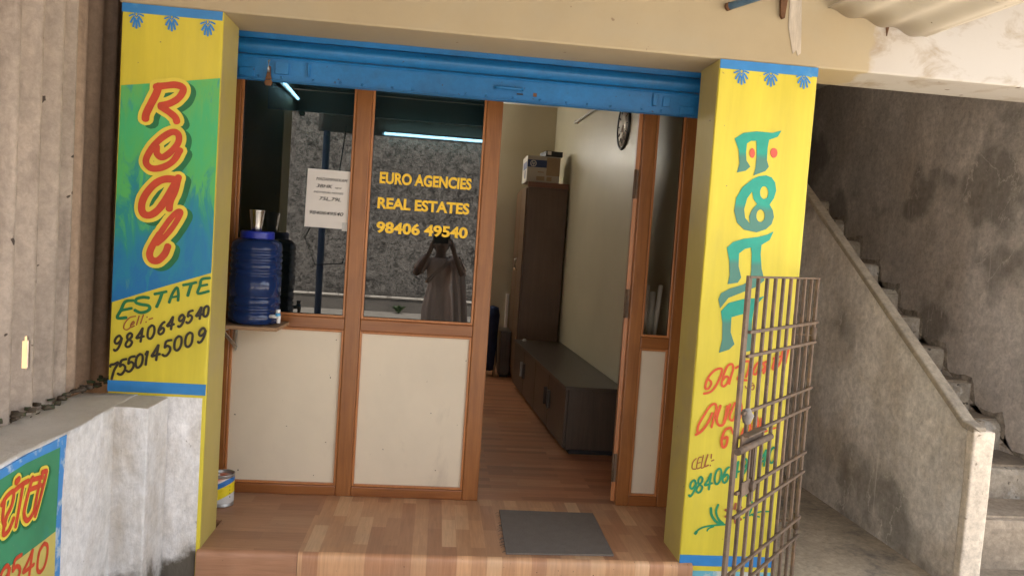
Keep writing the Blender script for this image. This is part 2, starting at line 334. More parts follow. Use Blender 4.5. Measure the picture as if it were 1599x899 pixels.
# ---------------------------------------------------------------- object helpers
def tag(o, label=None, cat=None, group=None, kind=None):
    if label: o['label'] = label
    if cat: o['category'] = cat
    if group: o['group'] = group
    if kind: o['kind'] = kind
    return o
def thing(name, loc, label, cat, group=None):
    o = bpy.data.objects.new(name, None); COL.objects.link(o); o.location = loc; o.empty_display_size = .1
    return tag(o, label, cat, group)
def origin(o):
    v = Vector((0, 0, 0))
    while o is not None: v += o.location; o = o.parent
    return v
class M:
    def __init__(s): s.b = bmesh.new(); s.k = 0
    def face(s, pts):
        vs = [s.b.verts.new(p) for p in pts]
        try: return s.b.faces.new(vs)
        except ValueError: return None
    def box(s, x0, x1, y0, y1, z0, z1, rot=0, piv=None):
        c = [Vector((x, y, z)) for x in (x0, x1) for y in (y0, y1) for z in (z0, z1)]
        if rot:
            p = Vector(piv) if piv else Vector(((x0+x1)/2, (y0+y1)/2, 0)); R = Matrix.Rotation(rot, 3, 'Z')
            c = [R @ (v-p)+p for v in c]
        v = [s.b.verts.new(q) for q in c]
        for f in ((0, 1, 3, 2), (4, 6, 7, 5), (0, 4, 5, 1), (2, 3, 7, 6), (0, 2, 6, 4), (1, 5, 7, 3)):
            s.b.faces.new([v[i] for i in f])
        return s
    def bar(s, p, q, w, h, upv=(0, 0, 1)):
        p, q = Vector(p), Vector(q); d = (q-p).normalized(); a = d.cross(Vector(upv))
        if a.length < 1e-4: a = d.cross(Vector((0, 1, 0)))
        a.normalize(); c = a.cross(d).normalized()
        r = [[s.b.verts.new(e+a*w/2*i+c*h/2*j) for i, j in ((-1, -1), (1, -1), (1, 1), (-1, 1))] for e in (p, q)]
        for i in range(4): s.b.faces.new([r[0][i], r[0][(i+1) % 4], r[1][(i+1) % 4], r[1][i]])
        s.b.faces.new(r[0][::-1]); s.b.faces.new(r[1]); return s
    def tube(s, path, r, n=10, cap=True):
        P = [Vector(p) for p in path]; rings = []
        for i, p in enumerate(P):
            d = (P[min(i+1, len(P)-1)]-P[max(i-1, 0)]).normalized()
            a = d.cross(Vector((0, 0, 1)));  a = a if a.length > 1e-3 else d.cross(Vector((0, 1, 0))); a.normalize(); c = d.cross(a)
            rr = r[i] if isinstance(r, (list, tuple)) else r
            rings.append([s.b.verts.new(p+(a*math.cos(t)+c*math.sin(t))*rr) for t in [2*math.pi*k/n for k in range(n)]])
        for i in range(len(P)-1):
            for k in range(n): s.b.faces.new([rings[i][k], rings[i][(k+1) % n], rings[i+1][(k+1) % n], rings[i+1][k]]).smooth = True
        if cap: s.b.faces.new(rings[0][::-1]); s.b.faces.new(rings[-1])
        return s
    def lathe(s, prof, c, n=32, axis='Z', smooth=True, sq=1.0):
        c = Vector(c); rings = []
        for r, h in prof:
            ring = []
            for k in range(n):
                t = 2*math.pi*k/n; a, b_ = r*math.cos(t), r*sq*math.sin(t)
                ring.append(s.b.verts.new(c+Vector({'Z': (a, b_, h), 'X': (h, a, b_), 'Y': (a, h, b_)}[axis])))
            rings.append(ring)
        for i in range(len(rings)-1):
            for k in range(n): s.b.faces.new([rings[i][k], rings[i][(k+1) % n], rings[i+1][(k+1) % n], rings[i+1][k]]).smooth = smooth
        if prof[0][0] > 1e-5: s.b.faces.new(rings[0][::-1])
        if prof[-1][0] > 1e-5: s.b.faces.new(rings[-1])
        return s
    def prism(s, poly, axis, d0, d1, holes=()):
        """poly: points in the plane normal to axis ('X': (y,z), 'Y': (x,z), 'Z': (x,y))"""
        def P(p, d): return {'X': (d, p[0], p[1]), 'Y': (p[0], d, p[1]), 'Z': (p[0], p[1], d)}[axis]
        loops = [list(poly)]+[list(h) for h in holes]
        A = [[s.b.verts.new(P(p, d0)) for p in L] for L in loops]; B = [[s.b.verts.new(P(p, d1)) for p in L] for L in loops]
        fa = [v for L in A for v in L]; fb = [v for L in B for v in L]
        if holes or len(poly) > 4:
            for t in tessellate_polygon([[Vector((p[0], p[1], 0)) for p in L] for L in loops]):
                for q in ([fa[i] for i in t], [fb[i] for i in reversed(t)]):
                    try: s.b.faces.new(q)
                    except ValueError: pass
        else: s.b.faces.new(fa); s.b.faces.new(fb[::-1])
        for a, b_ in zip(A, B):
            for i in range(len(a)):
                j = (i+1) % len(a); s.b.faces.new([a[i], a[j], b_[j], b_[i]])
        return s
    def ribbon(s, pts, w, fn):
        """painted brush stroke: pts in plane metres, fn(a, b, lift) -> world point"""
        P = [Vector(p) for p in pts]
        if len(P) > 2:
            Q = []
            for i in range(len(P)-1):
                p0, p1, p2, p3 = P[max(i-1, 0)], P[i], P[i+1], P[min(i+2, len(P)-1)]
                for k in range(5):
                    t = k/5; Q.append(.5*((2*p1)+(p2-p0)*t+(2*p0-5*p1+4*p2-p3)*t*t+(3*p1-p0-3*p2+p3)*t**3))
            Q.append(P[-1]); P = Q
        L = []; n = len(P); s.k += 1
        def at(p, i): return s.b.verts.new(fn(p.x, p.y, .00016*s.k+.00012*i/n))
        def nor(i):
            d = P[min(i+1, n-1)]-P[max(i-1, 0)]
            d = d.normalized() if d.length > 1e-9 else Vector((1, 0)); return Vector((-d.y, d.x)), d
        prev = None
        seq = []
        nv, d = nor(0)
        for a in (0, 35, 65): seq.append((P[0]-d*math.cos(rad(a))*w/2*.85, nv, math.sin(rad(a)), 0))
        for i in range(n): seq.append((P[i], nor(i)[0], 1, i))
        nv, d = nor(n-1)
        for a in (65, 35, 0): seq.append((P[-1]+d*math.cos(rad(a))*w/2*.85, nv, math.sin(rad(a)), n-1))
        for c, nv, k, i in seq:
            k = max(k, .04)*(1+.07*noise.noise(Vector((c.x*40, c.y*40, s.k))))
            cur = (at(c+nv*w/2*k, i), at(c-nv*w/2*k, i))
            if prev: s.b.faces.new([prev[0], prev[1], cur[1], cur[0]])
            prev = cur
        return s
    def wobble(s, amp, freq=3, cuts=0):
        if cuts: bmesh.ops.subdivide_edges(s.b, edges=s.b.edges[:], cuts=cuts, use_grid_fill=True)
        for v in s.b.verts:
            v.co += noise.noise_vector(v.co*freq)*amp+noise.noise_vector(v.co*freq*4)*amp*.4
        return s
    def build(s, name, m, parent=None, bevel=0, seg=2, smooth=False, recalc=True):
        if recalc: bmesh.ops.recalc_face_normals(s.b, faces=s.b.faces[:])
        me = bpy.data.meshes.new(name); o = bpy.data.objects.new(name, me); COL.objects.link(o)
        if parent is not None:
            o.parent = parent; off = origin(parent)
            for v in s.b.verts: v.co -= off
        if smooth:
            for f in s.b.faces: f.smooth = True
        s.b.to_mesh(me); s.b.free(); me.materials.append(m)
        if bevel:
            bv = o.modifiers.new('bevel', 'BEVEL'); bv.width = bevel; bv.segments = seg; bv.limit_method = 'ANGLE'; bv.angle_limit = rad(40)
        return o
def whole(name, mesh, m, label, cat, base, **k):
    """a thing that is one mesh: origin moved to its base"""
    o = mesh.build(name, m, **k); b = Vector(base)
    o.data.transform(Matrix.Translation(-b)); o.location = b
    return tag(o, label, cat)
def text_mesh(body, x0, x1, z0, z1, y, bold=0, shear=0, thick=.001, fn=None):
    cu = bpy.data.curves.new('t', 'FONT'); cu.body = body; cu.offset = bold; cu.shear = shear; cu.resolution_u = 4; cu.align_x = 'LEFT'
    cu.extrude = .5
    ob = bpy.data.objects.new('t', cu); COL.objects.link(ob)
    dg = bpy.context.evaluated_depsgraph_get(); dg.update()
    me = bpy.data.meshes.new_from_object(ob.evaluated_get(dg)); bpy.data.objects.remove(ob)
    m = M(); m.b.from_mesh(me); vs = m.b.verts
    a0 = min(v.co.x for v in vs); a1 = max(v.co.x for v in vs); b0 = min(v.co.y for v in vs); b1 = max(v.co.y for v in vs)
    for v in vs:
        x = x0+(v.co.x-a0)/(a1-a0)*(x1-x0); z = z0+(v.co.y-b0)/(b1-b0)*(z1-z0); d = -thick*(v.co.z+.5)
        v.co = Vector(fn(x, z, d)) if fn else Vector((x, y+d, z))
    bpy.data.meshes.remove(me); return m
# hand-painted signs: brush strokes and outlines in millimetres on their own wall plane
TR = json.loads('''{"real_red":[[24.4,[-1170,1915],[-1180,1880],[-1201,1833],[-1215,1798],[-1217,1778]],[21.8,[-1182,1909],[-1147,1917],[-1107,1924],[-1080,1918],[-1074,1903],[-1091,1872],[-1124,1848],[-1161,1835]],[21.8,[-1160,1833],[-1129,1815],[-1102,1795],[-1094,1777]],[20.5,[-1169,1670],[-1166,1641],[-1144,1629],[-1112,1654],[-1085,1693],[-1087,1727],[-1115,1732],[-1164,1693],[-1199,1640],[-1208,1603],[-1185,1581],[-1143,1588],[-1102,1617],[-1076,1663]],[23.3,[-1084,1543],[-1132,1541],[-1171,1518],[-1206,1470],[-1218,1427],[-1210,1396],[-1183,1391],[-1150,1418],[-1119,1469],[-1094,1520]],[22.0,[-1078,1553],[-1089,1499],[-1105,1456],[-1109,1421]],[16.6,[-1152,1277],[-1122,1307],[-1090,1352],[-1068,1395],[-1064,1413],[-1079,1410],[-1108,1375],[-1143,1316]],[22.1,[-1143,1316],[-1168,1269],[-1179,1233],[-1169,1209],[-1145,1208],[-1119,1237],[-1108,1269]]],"left_panel":[[[[-1318,1905],[-1214,1921],[-1070,1944],[-927,1967],[-928,1170],[-1136,1096],[-1323,1025]]]],"estate_green":[[12.7,[-1238,1037],[-1269,1030],[-1285,994],[-1298,962],[-1263,965]],[11.4,[-1283,994],[-1261,1000],[-1243,1005]],[12.7,[-1177,1052],[-1201,1053],[-1225,1044],[-1227,1030],[-1206,1023],[-1178,1020],[-1171,1008],[-1184,995],[-1208,989],[-1230,998]],[11.5,[-1154,1069],[-1131,1075],[-1108,1082]],[12.7,[-1124,1076],[-1134,1043],[-1144,1017]],[11.5,[-1095,1038],[-1083,1076],[-1067,1101],[-1060,1080],[-1060,1048]],[8.9,[-1086,1059],[-1062,1066]],[11.5,[-1042,1113],[-1017,1119],[-991,1127]],[12.8,[-1009,1121],[-1016,1096],[-1022,1071]],[11.5,[-937,1149],[-969,1141],[-975,1113],[-982,1082],[-939,1094]],[10.3,[-974,1113],[-946,1121]]],"cell_black":[[5.1,[-1226,973],[-1248,966],[-1266,944],[-1271,921],[-1258,915],[-1243,927]],[5.1,[-1245,934],[-1231,943],[-1233,951],[-1242,940],[-1243,926],[-1229,933]],[5.1,[-1212,975],[-1217,954],[-1221,937]],[5.1,[-1195,980],[-1201,960],[-1205,944]],[5.1,[-1180,973],[-1181,971]],[5.1,[-1183,953],[-1184,950]],[5.1,[-1172,963],[-1158,969]]],"phone_black":[[10.2,[-1278,877],[-1286,889],[-1299,879],[-1304,863],[-1296,855],[-1284,865],[-1277,880],[-1281,859],[-1290,836],[-1301,826],[-1306,830]],[10.2,[-1237,897],[-1245,902],[-1255,891],[-1254,878],[-1244,873],[-1236,865],[-1243,849],[-1254,844],[-1261,852],[-1254,869],[-1239,885],[-1237,897]],[10.2,[-1196,925],[-1208,902],[-1219,883],[-1205,887],[-1190,892]],[10.2,[-1196,925],[-1199,897],[-1202,869]],[10.2,[-1160,939],[-1171,927],[-1175,907],[-1174,889],[-1164,883],[-1154,895],[-1149,915],[-1151,934],[-1160,939]],[10.2,[-1110,956],[-1119,948],[-1130,927],[-1132,911],[-1125,904],[-1114,912],[-1111,926],[-1118,931],[-1129,920]],[10.2,[-1078,978],[-1088,958],[-1099,940],[-1086,943],[-1072,949]],[10.2,[-1077,979],[-1080,953],[-1083,927]],[10.3,[-1032,980],[-1039,990],[-1049,982],[-1053,969],[-1047,963],[-1036,971],[-1031,983],[-1034,965],[-1042,947],[-1051,939],[-1055,942]],[10.3,[-999,1010],[-1014,1003],[-1018,984]],[10.3,[-1018,984],[-1010,990],[-1002,985],[-1002,974],[-1010,961],[-1018,957],[-1023,961]],[10.3,[-966,1025],[-976,1005],[-985,988],[-973,992],[-961,997]],[10.3,[-965,1025],[-968,1001],[-970,977]],[10.3,[-944,1032],[-953,1023],[-956,1007],[-955,992],[-947,988],[-939,997],[-936,1013],[-937,1028],[-944,1032]],[10.2,[-1317,759],[-1315,767],[-1302,770],[-1286,778],[-1301,745],[-1310,708]],[10.2,[-1255,794],[-1274,786],[-1279,762]],[10.2,[-1279,762],[-1269,770],[-1259,763],[-1259,749],[-1269,732],[-1278,728],[-1286,732]],[10.2,[-1222,807],[-1241,800],[-1246,775]],[10.2,[-1246,775],[-1236,783],[-1226,777],[-1226,762],[-1236,746],[-1245,742],[-1252,746]],[10.2,[-1201,818],[-1212,806],[-1217,785],[-1215,766],[-1206,761],[-1195,773],[-1190,794],[-1192,813],[-1201,818]],[10.2,[-1179,817],[-1171,832],[-1175,802],[-1177,774]],[10.2,[-1130,859],[-1143,834],[-1155,811],[-1140,816],[-1123,822]],[10.3,[-1129,859],[-1133,828],[-1136,796]],[10.3,[-1079,883],[-1099,875],[-1104,850]],[10.3,[-1104,850],[-1094,858],[-1083,852],[-1083,837],[-1093,820],[-1103,815],[-1111,820]],[10.3,[-1050,901],[-1061,889],[-1066,867],[-1064,847],[-1054,841],[-1043,854],[-1038,876],[-1040,896],[-1050,901]],[10.3,[-1007,918],[-1018,906],[-1023,884],[-1021,864],[-1011,858],[-999,871],[-995,893],[-996,913],[-1007,918]],[10.3,[-944,928],[-952,940],[-965,930],[-969,914],[-962,907],[-949,917],[-943,931],[-947,910],[-956,888],[-967,878],[-972,882]]],"left_feathers":[[6.4,[-1258,2193],[-1248,2190],[-1242,2187]],[8.1,[-1260,2182],[-1252,2172],[-1246,2162]],[8.1,[-1263,2175],[-1259,2159],[-1255,2144]],[8.1,[-1268,2167],[-1268,2154],[-1267,2137]],[8.0,[-1274,2174],[-1277,2157],[-1280,2142]],[8.0,[-1278,2180],[-1285,2169],[-1290,2158]],[6.4,[-1281,2190],[-1290,2186],[-1296,2182]],[4.8,[-1275,2196],[-1275,2188],[-1269,2182],[-1263,2189],[-1264,2197]],[6.5,[-1121,2195],[-1111,2192],[-1105,2189]],[8.1,[-1123,2184],[-1115,2174],[-1109,2164]],[8.1,[-1126,2177],[-1122,2161],[-1118,2146]],[8.1,[-1131,2169],[-1131,2156],[-1130,2139]],[8.1,[-1137,2176],[-1140,2159],[-1143,2144]],[8.1,[-1141,2182],[-1148,2171],[-1153,2160]],[6.5,[-1144,2192],[-1153,2188],[-1159,2184]],[4.9,[-1138,2198],[-1138,2190],[-1132,2184],[-1126,2191],[-1127,2199]],[6.5,[-979,2188],[-970,2185],[-963,2182]],[8.2,[-981,2177],[-973,2167],[-967,2157]],[8.2,[-985,2169],[-980,2154],[-976,2139]],[8.2,[-990,2162],[-989,2148],[-989,2132]],[8.2,[-995,2169],[-999,2152],[-1001,2136]],[8.1,[-1000,2175],[-1007,2163],[-1012,2153]],[6.5,[-1003,2185],[-1012,2181],[-1018,2177]],[4.9,[-997,2191],[-997,2183],[-991,2177],[-985,2184],[-986,2192]]],"right_feathers":[[6.5,[1271,2190],[1282,2187],[1290,2184]],[8.2,[1269,2179],[1279,2169],[1286,2159]],[8.2,[1265,2172],[1271,2155],[1276,2140]],[8.2,[1259,2164],[1261,2150],[1262,2133]],[8.1,[1253,2171],[1249,2154],[1247,2138]],[8.1,[1247,2178],[1239,2165],[1234,2154]],[6.5,[1244,2188],[1233,2183],[1225,2179]],[4.9,[1250,2194],[1250,2184],[1258,2177],[1265,2186],[1263,2195]],[6.6,[1403,2194],[1415,2191],[1423,2188]],[8.2,[1402,2183],[1412,2172],[1419,2162]],[8.2,[1397,2175],[1404,2159],[1409,2144]],[8.2,[1392,2167],[1393,2154],[1395,2136]],[8.2,[1385,2174],[1382,2157],[1379,2141]],[8.2,[1380,2181],[1371,2169],[1366,2158]],[6.5,[1376,2192],[1365,2187],[1358,2182]],[4.9,[1382,2198],[1382,2188],[1391,2181],[1398,2189],[1396,2199]],[6.6,[1554,2198],[1566,2195],[1574,2192]],[8.3,[1552,2187],[1562,2176],[1570,2166]],[8.3,[1548,2179],[1555,2163],[1560,2147]],[8.3,[1542,2171],[1544,2157],[1545,2140]],[8.2,[1536,2178],[1532,2161],[1530,2145]],[8.2,[1530,2185],[1522,2172],[1517,2161]],[6.6,[1526,2195],[1515,2190],[1508,2186]],[4.9,[1533,2201],[1533,2192],[1541,2184],[1548,2193],[1546,2202]]],"big1":[[[[1252,1898],[1289,1925],[1348,1937],[1420,1936],[1460,1949],[1446,1921],[1408,1905],[1404,1870],[1406,1815],[1417,1788],[1403,1768],[1351,1745],[1357,1777],[1358,1825],[1354,1872],[1350,1896],[1327,1894],[1309,1881],[1308,1841],[1313,1808],[1333,1782],[1314,1763],[1275,1752],[1283,1792],[1274,1852]]]],"dots":[[[[1349,1843],[1349,1835],[1347,1829],[1344,1824],[1341,1821],[1336,1821],[1332,1823],[1329,1827],[1326,1834],[1325,1841],[1325,1848],[1326,1854],[1329,1859],[1333,1862],[1337,1863],[1341,1860],[1345,1856],[1347,1850]]],[[[1451,1851],[1450,1844],[1448,1837],[1444,1832],[1439,1829],[1434,1829],[1429,1831],[1424,1836],[1421,1842],[1419,1849],[1419,1856],[1422,1863],[1425,1868],[1430,1871],[1436,1871],[1441,1869],[1446,1865],[1449,1858]]]],"big2":[[[[1408,1750],[1434,1743],[1452,1722],[1460,1688],[1453,1653],[1435,1624],[1452,1601],[1460,1571],[1452,1539],[1429,1515],[1387,1498],[1329,1506],[1294,1535],[1277,1585],[1281,1641],[1306,1691],[1349,1730],[1376,1744]],[[1425,1675],[1425,1666],[1423,1657],[1418,1650],[1412,1647],[1405,1646],[1399,1649],[1393,1655],[1389,1663],[1387,1673],[1387,1682],[1390,1691],[1394,1698],[1400,1701],[1407,1702],[1414,1699],[1419,1693],[1423,1685]],[[1418,1573],[1418,1564],[1415,1555],[1410,1549],[1404,1545],[1398,1545],[1391,1547],[1385,1553],[1381,1561],[1379,1571],[1380,1580],[1382,1589],[1387,1595],[1393,1599],[1400,1599],[1406,1596],[1412,1591],[1416,1583]],[[1351,1675],[1331,1644],[1321,1595],[1329,1558],[1352,1535],[1347,1566],[1356,1594],[1378,1622],[1360,1643]]]],"big3":[[[[1258,1421],[1283,1448],[1330,1466],[1397,1479],[1437,1492],[1464,1507],[1450,1469],[1414,1444],[1414,1404],[1424,1338],[1442,1289],[1406,1258],[1343,1229],[1284,1202],[1250,1154],[1239,1193],[1248,1220],[1287,1243],[1347,1265],[1376,1288],[1377,1335],[1373,1401],[1367,1430],[1340,1422],[1315,1400],[1318,1344],[1334,1295],[1320,1271],[1275,1262],[1281,1302],[1273,1368]]]],"big4":[[[[1255,1141],[1286,1179],[1353,1201],[1421,1209],[1448,1220],[1420,1184],[1405,1173],[1401,1109],[1404,1029],[1424,977],[1380,966],[1383,1028],[1377,1135],[1352,1133],[1305,1117],[1307,1050],[1329,998],[1307,973],[1262,956],[1271,1015],[1266,1088]]]],"tamil_red":[[10.5,[1226,833],[1238,820],[1227,794],[1212,797],[1220,839],[1248,876],[1280,885],[1276,848],[1257,803],[1236,779],[1208,770]],[10.5,[1291,854],[1285,819],[1295,807],[1310,821],[1316,844],[1303,852],[1290,836]],[10.5,[1289,851],[1305,898],[1326,908],[1332,885],[1325,850],[1320,820]],[10.5,[1344,892],[1361,901],[1369,876],[1357,843],[1378,840],[1399,840]],[10.5,[1377,922],[1404,924],[1404,889],[1395,854]],[10.6,[1470,887],[1477,904],[1464,921],[1443,920],[1428,890],[1426,872],[1441,871],[1452,903]],[10.6,[1467,921],[1490,928],[1484,899],[1474,876]],[9.4,[1465,970],[1474,974]],[10.6,[1532,987],[1522,942],[1515,898],[1534,905],[1549,937],[1554,978]],[10.6,[1515,944],[1547,955]],[10.6,[1556,987],[1580,996],[1574,956],[1571,927]],[11.7,[1186,584],[1212,604],[1238,643],[1253,685]],[10.5,[1192,595],[1195,630],[1218,677],[1241,716],[1263,727],[1270,703],[1263,662],[1255,621]],[11.7,[1288,720],[1276,662],[1287,633],[1310,642],[1319,720]],[10.6,[1323,717],[1309,646]],[10.6,[1332,729],[1312,644]],[10.6,[1353,736],[1334,677],[1342,657],[1357,666],[1365,719]],[10.6,[1358,736],[1379,737],[1386,702],[1382,667]],[11.8,[1343,624],[1318,611],[1306,565],[1315,533],[1330,547],[1331,580],[1315,574]],[9.4,[1344,624],[1358,596]],[10.6,[1404,622],[1395,586],[1411,566],[1430,588],[1430,646],[1410,651]],[10.6,[1458,680],[1447,635],[1454,595],[1479,613],[1483,672]],[10.6,[1458,682],[1468,648],[1468,595]],[9.5,[1485,649],[1491,613],[1512,618]],[7.1,[1540,628],[1554,634]],[4.7,[1537,701],[1536,692]]],"amp_brown":[[5.3,[1430,827],[1418,829],[1422,815],[1435,821],[1434,801],[1418,800]],[5.3,[1396,813],[1401,803]],[4.7,[1411,842],[1413,820]]],"cell_brown":[[5.0,[1197,477],[1184,460],[1182,432],[1199,429]],[5.0,[1221,485],[1207,478],[1203,433],[1219,437]],[4.3,[1206,456],[1218,461]],[5.0,[1229,493],[1223,437],[1239,442]],[6.4,[1249,497],[1239,445],[1255,450]],[5.7,[1266,499],[1265,482]],[5.0,[1265,450],[1264,447]],[5.0,[1268,469],[1279,475]]],"right_phone":[[10.0,[1205,364],[1197,379],[1184,368],[1180,349],[1188,339],[1200,350],[1206,367],[1203,342],[1194,316],[1183,304],[1178,310]],[10.0,[1234,387],[1225,395],[1216,381],[1217,365],[1227,358],[1236,347],[1229,328],[1218,323],[1210,334],[1218,354],[1232,372],[1234,387]],[10.0,[1271,411],[1259,383],[1247,358],[1263,362],[1279,368]],[10.1,[1271,411],[1269,375],[1267,339]],[10.1,[1306,436],[1295,422],[1290,396],[1293,372],[1303,365],[1314,379],[1318,405],[1316,429],[1306,436]],[10.1,[1352,444],[1341,434],[1329,406],[1327,384],[1336,372],[1348,383],[1352,402],[1343,410],[1330,396]],[10.1,[1392,470],[1380,442],[1368,418],[1384,421],[1400,427]],[10.1,[1393,471],[1390,435],[1388,399]],[10.1,[1435,470],[1426,485],[1413,475],[1409,456],[1417,446],[1430,457],[1436,474],[1433,448],[1424,422],[1413,411],[1408,416]],[10.1,[1469,502],[1450,494],[1446,465]],[10.1,[1446,465],[1455,474],[1466,465],[1467,448],[1457,429],[1447,425],[1440,431]],[10.1,[1517,529],[1505,501],[1493,476],[1509,480],[1525,486]],[10.1,[1517,529],[1515,493],[1513,457]],[10.1,[1550,543],[1539,529],[1535,503],[1537,479],[1548,472],[1559,486],[1563,512],[1561,536],[1550,543]]],"vine_green":[[8.7,[1223,136],[1234,153],[1260,167],[1303,176],[1360,182]],[14.4,[1222,136],[1226,143]],[7.2,[1275,150],[1283,162],[1304,171]],[12.3,[1284,254],[1289,225],[1309,197],[1333,185]],[10.8,[1316,271],[1309,240],[1323,205],[1346,186]],[7.3,[1440,215],[1470,229],[1517,246],[1559,248]],[8.7,[1443,317],[1463,307],[1474,282],[1472,253],[1461,231]],[7.3,[1481,228],[1513,222]],[8.7,[1453,303],[1473,309]]],"petals":[[12.3,[1410,235],[1435,236]],[12.3,[1408,221],[1428,207]],[12.3,[1398,214],[1404,191]],[12.3,[1386,216],[1375,195]],[12.3,[1377,227],[1355,218]],[12.3,[1376,241],[1352,249]],[12.3,[1383,253],[1369,272]],[12.3,[1394,256],[1397,279]],[12.3,[1405,249],[1423,264]]],"lw_green":[[[[-1219,585],[-1208,334],[-998,329],[-852,329],[-679,329],[-668,608],[-878,616],[-1013,609],[-1117,597]]]],"lw_yellow":[[[[-1208,334],[-1193,-34],[-673,-177],[-676,176],[-679,329],[-852,329],[-998,329]]]],"lw_blue":[[[[-1219,596],[-1217,535],[-1117,597],[-1013,609],[-878,616],[-668,608],[-679,329],[-676,176],[-673,-177],[-638,-185],[-642,161],[-645,452],[-626,639],[-727,637],[-851,640],[-1014,634],[-1119,633]]]],"lw_red":[[10.3,[-1009,534],[-984,550],[-949,553],[-956,515],[-985,485],[-996,444],[-969,444],[-944,470]],[10.2,[-996,539],[-1002,491],[-988,466]],[10.5,[-949,553],[-913,559],[-870,559]],[9.5,[-898,555],[-914,500],[-932,442]],[15.7,[-937,577],[-923,581]],[10.9,[-846,562],[-872,512],[-889,465],[-868,436],[-834,451],[-817,493],[-800,542]],[10.0,[-859,529],[-793,521]],[10.0,[-856,557],[-785,545]],[10.1,[-791,561],[-763,557],[-766,542],[-796,481],[-823,434]]],"lw_digits":[[9.2,[-755,318],[-780,306],[-791,277],[-790,247],[-770,233],[-745,244],[-732,274],[-734,304],[-755,318]],[8.7,[-825,325],[-851,300],[-876,279],[-846,276],[-815,276]],[8.9,[-824,325],[-833,288],[-841,250]],[8.5,[-889,338],[-924,337],[-934,308]],[8.7,[-934,308],[-916,314],[-898,301],[-898,283],[-918,267],[-936,266],[-948,276]],[8.4,[-954,320],[-968,339],[-991,332],[-1000,315],[-988,302],[-965,309],[-953,324],[-961,299],[-979,276],[-999,269],[-1007,276]]]}''')
def mm(pts): return [(a/1000, b/1000) for a, b in pts]
def front(y): return lambda a, b, l: (a, y-l, b)
def strokes(key, y, name, m, parent, extra=0, dx=0, dz=0, fn=None, wmin=0, part=(0, None)):
    k = M()
    for st in TR[key][part[0]:part[1]]:
        k.ribbon([(a/1000+dx, b/1000+dz) for a, b in st[1:]], max(st[0]/1000+extra, wmin), fn or front(y))
    return k.build(name, m, parent)

# ---------------------------------------------------------------- ground, street, opposite side
tag(M().face and (lambda m: (m.face([(-70, -70, -.30), (70, -70, -.30), (70, 70, -.30), (-70, 70, -.30)]), m)[1])(M()).build('ground', DIRT), kind='structure')
g = M(); g.box(-30, 30, -2.6, -.03, -.296, -.18); tag(g.build('pavement', DIRT), kind='structure')
g = M(); g.box(-30, 30, -11.3, -2.6, -.296, -.19); tag(g.build('road', ROAD), kind='structure')
g = M(); g.box(1.215, 3.45, -.028, 5, -.29, -.095); g.wobble(.004, 3, 0); tag(g.build('path', FOOT), kind='structure')

w = thing('compound_wall', (0, -11.6, -.2), 'rough cast grey compound wall across the road from the shop', 'wall')
M().box(-22, 22, -11.7, -11.45, .12, 4.6).build('wall_face', STUCCO, w)
M().box(-22, 22, -11.75, -11.22, -.2, .12).wobble(.012, 2, 0).build('plinth', PLINTH, w)
k = M()
for i in range(44): k.box(-22+i, -21.01+i, -11.26, -11.19, .09, .135)
k.build('plinth_edge', EDGE_W, w, bevel=.01)
random.seed(3)
nwl = M().box(-4.3, -4.1, -3, 9, -.3, 1.7); whole('neighbour_wall', nwl, mat('tan_mud_wall', (.30, .19, .09), .9, .2, 4, bump=.4), 'sunlit tan mud wall glimpsed through the slot in the corrugated sheet', 'wall', (-4.2, 3, -.3))
wd = thing('weed', (-.75, -11.0, -.19), 'small green weed growing at the foot of the compound wall plinth', 'weed')
lf = M(); 
for i in range(26):
    a = random.uniform(0, 6.28); h = random.uniform(.05, .18); r = random.uniform(.05, .17); c = Vector((-.75, -11.0, -.19))
    p = c+Vector((math.cos(a)*r, math.sin(a)*r, h)); t = Vector((-math.sin(a), math.cos(a), 0))*.03
    lf.face([c+t*.2, c-t*.2, (c+p)/2-t+Vector((0, 0, .05)), p, (c+p)/2+t+Vector((0, 0, .05))])
lf.build('leaves', LEAF, wd)

# ---------------------------------------------------------------- the shop building
shop = thing('shop_building', (0, 0, -.2), 'cream plastered shop building with two yellow painted pillars round its open front', 'building')
M().box(-1.34, 3.62, 0, .285, 2.235, 4.0).build('lintel_beam', FACADE, shop, bevel=.008)
k = M().prism([(1.397, 2.56), (1.448, 2.56), (1.452, 2.40), (1.482, 2.285), (1.497, 2.30), (1.505, 2.278), (1.519, 2.29), (1.512, 2.40), (1.498, 2.56)], 'Y', -.004, .001)
k.build('bare_plaster_strip', BARE, shop)
k = M().prism([(1.398, 2.56), (1.406, 2.44), (1.415, 2.425), (1.425, 2.428), (1.436, 2.56)], 'Y', -.022, -.005); k.build('wood_scrap', RUST, shop)
k = M().prism([(1.902, 2.475), (1.911, 2.47), (1.912, 2.435), (1.906, 2.40), (1.899, 2.435)], 'Y', -.005, .001); k.build('broken_patch', RUST, shop)
